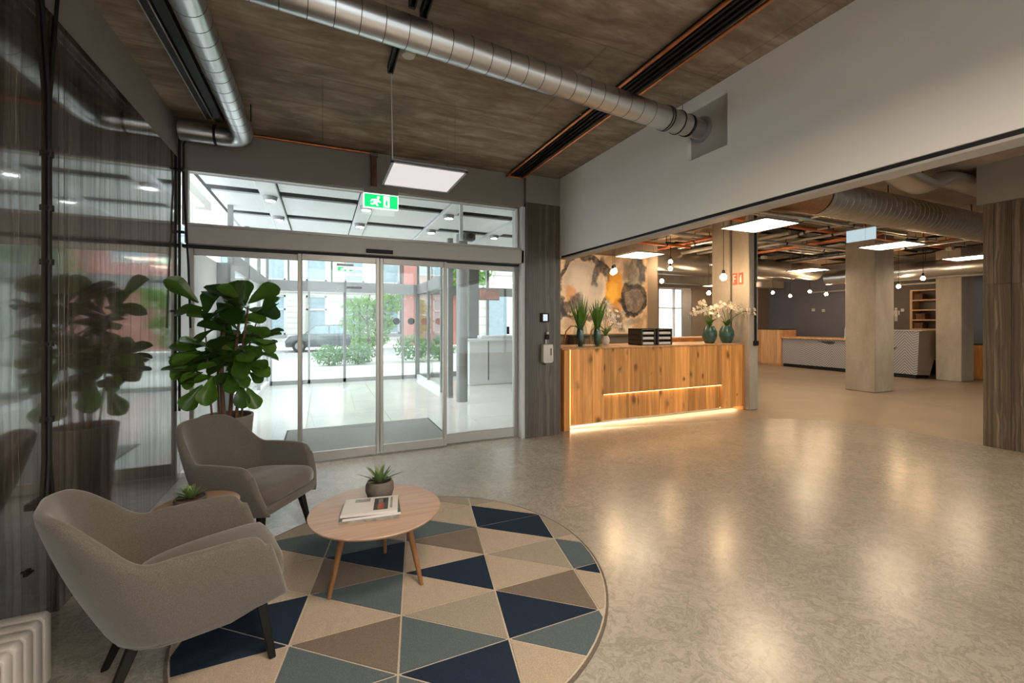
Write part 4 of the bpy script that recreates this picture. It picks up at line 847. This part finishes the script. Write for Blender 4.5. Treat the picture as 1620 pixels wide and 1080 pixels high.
# the painting: soft painted shapes on one canvas
def painting():
    t = NT('painted_canvas'); p = t.pos(); dn = t.n('TexNoise', i={'Vector':p,'Scale':2.6,'Detail':5}).outputs[1]
    q = t.n('VectorMath', operation='ADD', i={0:p,1:t.n('VectorMath', operation='MULTIPLY', i={0:t.n('VectorMath', operation='SUBTRACT', i={0:dn,1:(.5,.5,.5)}).outputs[0],1:(.55,0,.55)}).outputs[0]}).outputs[0]
    f = t.noise(p, 3.2, 7, .65, .6); c = t.ramp(f, [(.36,(.46,.31,.19)),(.5,(.66,.50,.35)),(.64,(.74,.66,.55))])
    def blob(c, cx, cz, rx, rz, col, soft=.12, op=1.0, rot=0, ring=None):
        m = t.n('Mapping', vector_type='TEXTURE', i={0:q,1:(cx,0,cz),2:(0,rot,0),3:(rx,1000,rz)}).outputs[0]
        l = t.n('VectorMath', operation='LENGTH', i={0:m}).outputs[1]
        if ring: r = t.ramp(t.math('MULTIPLY', t.math('ABSOLUTE', t.math('SUBTRACT', l, 1)), 1/ring), [(.55,(op,)*3),(1,(0,0,0))])
        else: r = t.ramp(t.math('MULTIPLY', l, .5), [(max(.5-soft,.01),(op,)*3),(.5+soft*.3,(0,0,0))])
        n2 = t.ramp(t.noise(p, 9, 5, .7, .3), [(.2,(.55,)*3),(.6,(1,1,1))]); return t.mix(t.math('MULTIPLY', r, n2), c, col)
    c = blob(c,4.70,2.12,.52,.56,(.40,.375,.36),.10); c = blob(c,4.62,2.05,.25,.40,(.55,.51,.47),.2,.8); c = blob(c,4.95,1.80,.30,.22,(.50,.45,.40),.2,.8)
    c = blob(c,4.72,2.08,.60,.60,(.035,.035,.04),.1,1,0,.13); c = blob(c,5.05,2.42,.10,.34,(.05,.055,.065),.15,.9,.5)
    c = blob(c,4.36,1.93,.10,.20,(.52,.25,.09),.2,.9); c = blob(c,4.34,1.70,.11,.36,(.035,.04,.05),.12,.95,.75); c = blob(c,4.5,1.40,.30,.14,(.34,.24,.17),.2,.7)
    c = blob(c,5.44,2.06,.24,.36,(.72,.34,.03),.10,1); c = blob(c,5.36,1.98,.12,.26,(.86,.50,.07),.2,.9); c = blob(c,5.52,1.72,.16,.14,(.50,.21,.03),.2,.8)
    c = blob(c,5.98,2.45,.26,.40,(.115,.115,.115),.14,.95); c = blob(c,6.10,2.50,.09,.24,(.02,.025,.035),.12,.95); c = blob(c,5.98,2.1,.10,.32,(.33,.32,.28),.2,.9); c = blob(c,5.72,2.45,.10,.34,(.20,.17,.15),.2,.8)
    c = blob(c,5.96,1.84,.30,.28,(.13,.105,.09),.10,1); c = blob(c,5.96,1.88,.31,.29,(.022,.022,.024),.1,1,0,.30); c = blob(c,5.62,1.78,.16,.07,(.02,.02,.025),.15,.9,.5); c = blob(c,5.55,1.42,.13,.26,(.06,.06,.075),.15,.85,-.3); c = blob(c,5.95,1.42,.28,.09,(.16,.17,.155),.2,.6)
    return t.set(c, .6, 0, .3).m
pt = thing('painting', 'large abstract painting in grey, black and orange on the reception wall', 'painting', (5.1,7.2,1.18))
build(MB().box(3.96,6.29,7.18,7.22,1.18,2.745), 'canvas', painting(), pt); build(MB().box(6.29,6.305,7.175,7.22,1.17,2.755).box(3.945,6.305,7.175,7.22,2.745,2.757).box(3.945,6.305,7.175,7.22,1.168,1.18), 'frame', M['pine3'], pt)
sg = thing('safety_sign', 'small red fire safety sign on the concrete column above the flowers', 'sign', (6.215,4.94,2.01))
build(MB().box(6.210,6.219,4.845,4.925,2.02,2.21).box(6.210,6.219,4.955,5.035,2.02,2.21), 'plate', M['red'], sg)
build(MB().box(6.206,6.2105,4.87,4.90,2.05,2.13).box(6.206,6.2105,4.877,4.893,2.13,2.16).box(6.206,6.2105,4.862,4.88,2.155,2.168), 'extinguisher_symbol', M['whitep'], sg)
build(MB().box(6.206,6.2105,5.01,5.022,2.05,2.18).box(6.206,6.2105,4.975,5.01,2.165,2.18).box(6.206,6.2105,4.975,5.01,2.11,2.125), 'hose_symbol', M['whitep'], sg)
pp = thing('column_conduit', 'dark conduit with a socket box on the front of the concrete column', 'conduit', (6.33,4.72,1.0))
build(MB().box(6.335,6.365,4.715,4.74,1.10,ZC), 'tube', M['blackm'], pp); build(MB().box(6.305,6.385,4.69,4.74,1.03,1.11), 'socket_box', M['black'], pp, bev=.008); build(MB().cyl((6.39,4.70,1.97),(6.39,4.70,2.05),.04,n=16), 'alarm', M['whitep'], pp)
# pendant bulbs
def pendant(lab, x, y, z, grp, r=.045, zc=ZC):
    o = thing('pendant_lamp', lab, 'lamp', (x,y,z), 0, grp)
    build(MB().cyl((x,y,z+.10),(x,y,zc),.004,n=6), 'cord', M['black'], o); build(MB().lathe([(.018,z+r*.9),(.022,z+.06),(.022,z+.10),(.008,z+.115)],(x,y,0),14), 'socket', M['black'], o)
    build(MB().lathe([(.001,z-r),(r*.6,z-r*.82),(r*.95,z-r*.35),(r,z),(r*.85,z+r*.5),(r*.5,z+r*.9),(.018,z+r*1.15)],(x,y,0),16,False,True), 'bulb', M['bulb'], o)
G1 = 'bare bulbs round the reception'
pendant('bare lit bulb hanging in front of the orange patch of the painting', 4.33,5.74,2.22,G1,.045); pendant('lit bulb just behind the one at the orange patch', 4.52,5.95,2.27,G1,.045)
pendant('upper lit bulb right of the painting, under a red pipe', 6.72,6.95,2.68,G1,.042); pendant('lower lit bulb right of the painting, under a red pipe', 6.62,6.85,2.52,G1,.042)
pendant('small lit bulb right of the painting above the far window', 7.22,7.74,2.36,G1,.045,2.6); pendant('lit bulb hanging against the reception concrete column', 5.72,4.80,2.105,G1,.05); pendant('lit bulb low beside the concrete column above the flowers', 8.30,7.37,2.09,G1)
for px_,x,y,z,lab in ((0,12.85,8.98,2.33,'first from the reception column'),(1,12.85,8.44,2.20,'second from the reception column'),(2,12.85,7.87,2.29,'third from the reception column'),(3,12.85,7.43,2.19,'fourth from the reception column'),(4,12.85,6.90,2.19,'nearest the left edge of the middle column')):
    pendant('lit bulb in the row over the bar, '+lab, x,y,z,'row of bulbs over the bar',.042)
pendant('lit bulb right of the middle concrete column', 12.3,5.54,2.24,'row of bulbs over the bar',.042); pendant('lit bulb before the open shelves by the far column', 11.6,4.80,2.33,'row of bulbs over the bar',.042)
# ================================================================== lounge
def chevron():
    t = NT('chevron_print'); p = t.pos(); s_ = t.n('SeparateXYZ', i={0:p}); y = s_.outputs[1]; z = s_.outputs[2]
    cell = t.math('PINGPONG', y, .85); side = t.math('GREATER_THAN', t.math('PINGPONG', t.math('ADD',y,.2), .7), .38)
    a = t.math('ADD', t.math('MULTIPLY', z, 1.0), t.math('MULTIPLY', cell, .45)); b = t.math('SUBTRACT', t.math('MULTIPLY', z, .8), t.math('MULTIPLY', cell, 1.0))
    v = t.math('ADD', t.math('MULTIPLY', a, t.math('SUBTRACT',1,side)), t.math('MULTIPLY', b, side))
    l = t.math('GREATER_THAN', t.math('FRACT', t.math('MULTIPLY', v, 17)), .62)
    return t.set(t.mix(l, (.20,.205,.235), (.47,.465,.47)), .5, 0, .4).m
M['chev'] = chevron()
br = thing('bar_counter', 'low bar counter with grey chevron line print in front of the blue wall', 'counter', (13.9,8.1,0))
build(MB().box(13.5,14.3,7.0,9.12,.10,.90), 'front_body', M['chev'], br); build(MB().box(13.44,14.35,7.0,9.12,.90,.95), 'bar_top', M['pine3'], br, bev=.004); build(MB().box(13.56,14.3,7.0,9.12,-.003,.10), 'plinth', M['black'], br)
build(MB().add([(13.495,8.05,.84),(13.495,7.65,.86),(13.495,7.62,.78),(13.495,7.72,.76)],[(0,1,2,3)]).add([(13.49,7.68,.86),(13.49,7.55,.84),(13.49,7.62,.76)],[(0,1,2)]), 'dark_emblem', M['sill'], br)
b2 = thing('bar_counter', 'taller slanted end of the bar with grey chevron line print', 'counter', (13.9,6.2,0))
m = MB().add([(13.5,7.0,.10),(13.5,5.70,.10),(13.5,5.66,1.19),(13.5,7.0,1.19),(14.25,7.0,.10),(13.72,5.55,.10),(14.25,5.50,1.19),(14.25,7.0,1.19)],[(0,1,2,3),(7,6,5,4),(0,4,5,1),(3,2,6,7),(0,3,7,4)])
build(m, 'front_body', M['chev'], b2); build(MB().add([(13.5,5.70,.10),(13.72,5.55,.10),(14.25,5.50,1.19),(13.5,5.66,1.19)],[(0,1,2,3)]), 'end_panel', M['taupe'], b2); build(MB().box(13.56,14.2,5.75,7.0,-.003,.10), 'plinth', M['black'], b2); build(MB().box(13.47,14.28,5.6,7.0,1.19,1.21), 'top', M['lead'], b2)
build(MB().add([(13.494,6.33,.72),(13.494,6.22,.74),(13.494,6.10,.78),(13.494,6.16,.70),(13.494,6.25,.66)],[(0,1,2,3,4)]), 'dark_emblem', M['sill'], b2)
pw = thing('pine_counter', 'vertical pine plank counter at the left end of the bar', 'counter', (13.7,9.5,0))
for k in range(8): build(MB().box(13.42,13.46,9.13+k*.11,9.237+k*.11,.06,1.17), 'plank', M['pine3'], pw)
build(MB().box(13.46,14.2,9.13,10.01,-.003,1.16), 'body', M['pine3'], pw); build(MB().box(13.4,14.2,9.12,10.02,1.17,1.19), 'top', M['sill'], pw)
tp = thing('bar_tap', 'tall arched tap on the bar', 'tap', (13.95,7.5,.95))
build(MB().tube([(13.95,7.55,.95),(13.95,7.55,1.2),(13.95,7.52,1.30),(13.95,7.44,1.345),(13.95,7.36,1.30),(13.95,7.34,1.18)],.018,10), 'spout', M['chrome'], tp); build(MB().cyl((13.95,7.55,.95),(13.95,7.55,.98),.035,n=16), 'base', M['chrome'], tp)
for lab,y,z,w,h in (('left white wall socket over the bar',9.25,1.83,.10,.10),('right white wall socket over the bar',8.93,1.80,.10,.09),('white switch on the dark brown wall',6.79,1.76,.08,.09)):
    o = thing('wall_socket', lab, 'socket', (15.28,y,z)); build(MB().box(15.285,15.30,y-w/2,y+w/2,z-h/2,z+h/2), 'plate', M['paper'], o, bev=.004); build(MB().box(15.28,15.286,y-w*.25,y+w*.25,z-h*.25,z+h*.25), 'insert', M['whitep'], o)
ws = thing('washroom_sign', 'white standing figure sign on the dark brown wall', 'sign', (15.29,6.94,1.45))
build(MB().box(15.28,15.30,6.90,6.98,1.58,1.76).box(15.28,15.30,6.855,6.885,1.62,1.75).box(15.28,15.30,6.995,7.025,1.62,1.75).box(15.28,15.30,6.905,6.935,1.44,1.58).box(15.28,15.30,6.945,6.975,1.44,1.58), 'figure', M['paper'], ws); build(MB().cyl((15.28,6.94,1.80),(15.30,6.94,1.80),.035,n=16), 'figure_head', M['paper'], ws)
sh = thing('shelf_unit', 'open pine shelf unit beside the far concrete column', 'shelf', (15.0,6.2,0))
build(MB().box(14.9,15.28,6.40,6.45,-.003,2.30), 'side', M['pine3'], sh); build(MB().box(14.9,15.28,5.78,5.83,-.003,2.30), 'side', M['pine3'], sh); build(MB().box(15.27,15.29,5.8,6.45,-.003,2.3), 'back', M['brownw'], sh)
for z in (.4,.8,1.2,1.45,1.72,1.99,2.26): build(MB().box(14.9,15.28,5.83,6.40,z,z+.035), 'shelf_board', M['pine3'], sh)
for z,y0 in ((1.235,6.2),(1.485,6.15),(2.025,6.2)):
    o = thing('storage_box', 'brown box on the open pine shelf, '+{1.235:'lowest visible shelf',1.485:'second visible shelf',2.025:'top shelf'}[z], 'box', (15.05,y0+.1,z)); build(MB().box(14.95,15.2,y0,y0+.19,z,z+.15), 'box_body', M['bark'], o); build(MB().box(14.945,15.205,y0-.005,y0+.195,z+.13,z+.16), 'lid', M['bark'], o)
oc = thing('orange_cabinet', 'orange pine cabinet at the far end wall beside the right stone column', 'cabinet', (15.1,5.0,0))
for k in range(6): build(MB().box(14.93,14.96,4.3+k*.18,4.477+k*.18,.06,.84), 'door', M['pine2'], oc)
build(MB().box(14.96,15.295,4.28,5.4,-.003,.84), 'body', M['pine2'], oc); build(MB().box(14.9,15.295,4.26,5.42,.84,.87), 'top', M['sill'], oc)
rl = thing('wall_rail', 'pale bent pipe rail under the far duct beside the shelves', 'rail', (14.6,6.0,2.4)); build(MB().tube([(14.6,7.0,2.86),(14.6,6.6,2.86),(14.6,6.55,2.80),(14.6,6.55,2.50),(14.6,6.50,2.44),(14.6,5.5,2.44)],.03,10), 'pipe', M['lead'], rl); build(MB().box(14.58,14.62,5.7,5.73,2.44,ZC), 'hanger', M['lead'], rl)
r2 = thing('light_bar', 'pale horizontal light bar on the blue wall above the bar bulbs', 'rail', (15.2,8.5,2.5))
build(MB().cyl((15.2,7.7,2.42),(15.2,9.3,2.42),.03,n=10), 'bar', M['lead'], r2); build(MB().box(15.2,15.3,7.9,7.93,2.40,2.44).box(15.2,15.3,9.1,9.13,2.40,2.44), 'bracket', M['lead'], r2)
pls = thing('exit_sign', 'pale blue lit sign hanging before the middle concrete column', 'sign', (7.6,3.9,2.66))
build(MB().box(7.585,7.615,3.70,4.09,2.66,2.84), 'light_box', M['signb'], pls, bev=.004); build(MB().box(7.58,7.62,3.69,4.10,2.84,2.86), 'frame', M['aluc'], pls); build(MB().cyl((7.6,3.8,2.86),(7.6,3.8,ZC),.006,n=8).cyl((7.6,4.0,2.86),(7.6,4.0,ZC),.006,n=8), 'hanger', M['aluc'], pls)
# ducts
def duct(lab, pts, r, mat, squash=1, pitch=.3, hang=True, n=24):
    o = thing('air_duct', lab, 'duct', pts[len(pts)//2]); build(MB().tube(pts, r, n, True, squash), 'pipe', mat, o, ang=50)
    if hang:
        for f in (.2,.5,.8):
            k = f*(len(pts)-1); a = Vector(pts[int(k)]).lerp(Vector(pts[min(int(k)+1,len(pts)-1)]), k-int(k)); build(MB().cyl(a+Vector((0,0,r*.9*squash)),(a.x,a.y,ZC),.006,n=6), 'hanger', M['blackm'], o)
    return o
da = duct('large galvanised duct crossing the lounge above the lamp panels', [(5.25,3.15,2.86),(9,3.15,2.86),(12.2,3.15,2.86)], .205, M['galvd'])
seams(da, (5.25,3.15,2.86), (12.2,3.15,2.86), .205, .11, M['galvd'], .006)
build(MB().tube([(5.25,3.15,2.86),(5.05,3.17,2.87),(4.90,3.25,2.89),(4.82,3.4,2.92),(4.80,3.6,2.95)],.2,24), 'elbow', M['oakl'], da, ang=50, label='tan elbow')  # elbow takes a tan colour, unlike the grey duct
duct('flat kinked duct high in the lounge behind the bulkhead', [(4.4,2.55,3.02),(5.6,2.55,2.99),(6.0,2.55,2.93),(6.15,2.55,2.92),(6.6,2.55,3.07),(6.8,2.55,3.08),(8.6,2.55,3.06)], .15, M['galvd'], .5)
duct('pale duct running along the bar over the bulbs', [(12.5,2.6,2.60),(12.5,6,2.60),(12.5,7.2,2.60)], .185, M['galv'])
dd = duct('long galvanised duct at the back of the lounge right of the painting', [(6.75,7.65,2.83),(10,7.65,2.83),(12.7,7.65,2.83)], .235, M['galvd'])
duct('second round duct high along the back of the lounge', [(6.75,9.2,2.9),(9,9.2,2.9),(14,9.2,2.9)], .17, M['galvd'])
duct('slim pale duct under the ceiling before the far end wall', [(13.6,3.0,2.52),(13.6,4.5,2.52),(13.6,6.3,2.52)], .06, M['lead'])
def pipe(lab, pts, r, mat, cat='pipe'):
    o = thing('ceiling_pipe', lab, cat, pts[0], 0, 'pipes under the lounge ceiling'); build(MB().tube(pts, r, 10), 'tube', mat, o)
    k = 0
    for a,b in zip(pts,pts[1:]):
        a = Vector(a); b = Vector(b)
        for f in (.25,.75):
            c = a.lerp(b,f)
            if ZC-c.z > r+.02: build(MB().cyl((c.x,c.y,c.z),(c.x,c.y,ZC),.006,n=6), 'hanger', M['blackm'], o); build(MB().cyl(c-(b-a).normalized()*.015,c+(b-a).normalized()*.015,r*1.25,n=10), 'clamp', M['blackm'], o)
random.seed(21)
PL = [('steel sprinkler pipe above the reception desk',[(3.2,4.35,3.05),(9.9,4.35,3.05)],.035,'galv'),('pale pipe branch beside the middle column',[(8.6,3.6,3.02),(8.6,8.6,3.02)],.03,'lead'),('orange pipe before the large stone column',[(8.2,2.4,3.08),(9.4,2.95,3.08),(10.6,2.95,3.08)],.045,'rust'),
 ('red-orange pipe above the painting',[(4.4,6.6,2.95),(6.9,6.6,2.95)],.028,'rust'),('red-orange drop pipe right of the painting',[(6.8,5.2,3.02),(6.8,9.9,3.02)],.03,'rust'),('steel pipe far over the bar',[(11.4,3.4,3.0),(11.4,9.8,3.0)],.03,'galv'),
 ('black pipe over the reception desk',[(3.2,4.05,3.10),(12.8,4.05,3.10)],.025,'blackm'),('black pipe before the back duct',[(6.8,6.9,3.08),(13,6.9,3.08)],.03,'blackm'),('black pipe beside the bar duct',[(11.9,2.8,3.06),(11.9,9.8,3.06)],.035,'blackm'),('pale pipe over the middle column',[(6.9,5.65,2.98),(13.2,5.65,2.98)],.03,'lead'),
 ('pale pipe behind the reception column',[(7.6,5.0,3.0),(7.6,9.9,3.0)],.04,'lead'),('copper pipe pair, left one over the lounge',[(9.3,4.5,3.04),(9.3,9.9,3.04)],.022,'copper'),('copper pipe pair, right one over the lounge',[(9.45,4.5,3.04),(9.45,9.9,3.04)],.022,'copper'),('thin pale pipe in front of the large duct',[(5.3,3.75,2.90),(9.6,3.75,2.90)],.022,'lead'),('thin black pipe in front of the large duct',[(5.2,3.95,2.98),(11.6,3.95,2.98)],.018,'blackm'),('pale pipe above the art wall',[(5.2,6.2,3.08),(12.4,6.2,3.08)],.035,'lead')]
for lab,pts,r,m in PL: pipe(lab, pts, r, M[m])
for lab,x0,x1,y0,y1,z in (('black cable tray running across the lounge ceiling',6.9,13,5.1,5.4,3.08),('black cable tray over the back of the lounge',6.9,12.6,8.3,8.6,3.0),('black cable tray along the bar side ceiling',10.2,10.5,5.6,9.9,3.10)):
    o = thing('cable_tray', lab, 'tray', ((x0+x1)/2,(y0+y1)/2,z)); build(MB().box(x0,x1,y0,y1,z,z+.008), 'tray_base', M['blackm'], o)
    if x1-x0 > 1: build(MB().box(x0,x1,y0,y0+.01,z,z+.06).box(x0,x1,y1-.01,y1,z,z+.06), 'tray_side', M['blackm'], o)
    else: build(MB().box(x0,x0+.01,y0,y1,z,z+.06).box(x1-.01,x1,y0,y1,z,z+.06), 'tray_side', M['blackm'], o)
    build(MB().cyl(((x0+x1)/2,(y0+y1)/2,z),((x0+x1)/2,(y0+y1)/2,ZC),.01,n=6), 'hanger', M['blackm'], o)
random.seed(33)
mats_ = ['blackm','lead','rust','galv','blackm','lead','galv']; cols_ = {'blackm':'black','lead':'pale','rust':'orange','galv':'steel','copper':'copper'}
for k in range(9):
    y = [3.85,4.6,4.85,5.25,5.5,6.35,6.75,7.05,8.0][k]; m = mats_[k%7]; x0 = 6.7 if y > 5 else 5.4
    pipe(cols_[m]+' service pipe running across the lounge, '+['first','second','third','fourth','fifth','sixth','seventh','eighth','ninth'][k]+' from the large duct', [(x0,y,3.12-.03*(k%3)),(13.0,y,3.12-.03*(k%3))], random.choice((.018,.025,.032)), M[m])
for k in range(6):
    x = [5.6,7.1,8.1,10.9,11.7,12.9][k]; m = mats_[(k*2+1)%7]
    pipe(cols_[m]+' service pipe running away from the viewer over the lounge, '+['first','second','third','fourth','fifth','sixth'][k]+' from the bulkhead', [(x,3.5,3.07),(x,5.0,3.07),(x,5.2,3.02),(x,7.1 if k < 2 else 9.6,3.02)], random.choice((.02,.03)), M[m])
for k,(x,y) in enumerate(((6.9,3.75),(8.3,4.2),(9.0,4.75),(10.4,4.3),(11.2,5.75),(7.9,6.3),(9.7,7.0),(12.2,4.6))):
    o = thing('junction_box', 'small junction box under the ceiling '+['above the right end of the reception desk','just left of the middle column head','behind the head of the middle column','right of the middle column head','deep in the lounge right of the middle column','deep in the lounge left of the middle column','near the back duct left of the middle column','close to the far column by the shelves'][k], 'box', (x,y,2.93), 0, 'junction boxes under the lounge ceiling')
    build(MB().box(x-.06,x+.06,y-.05,y+.05,2.93,3.0), 'case', M['lead'], o, bev=.006); build(MB().cyl((x,y,3.0),(x,y,ZC),.016,n=8), 'stub', M['rust' if k%2 else 'blackm'], o)
o = thing('wall_hook', 'small black hook low on the stone wall left of the armchair', 'hook', (-1.16,2.55,.30)); build(MB().box(-1.17,-1.163,2.535,2.565,.305,.33), 'plate', M['black'], o); build(MB().cyl((-1.163,2.55,.318),(-1.15,2.55,.322),.006,n=10), 'peg', M['black'], o)
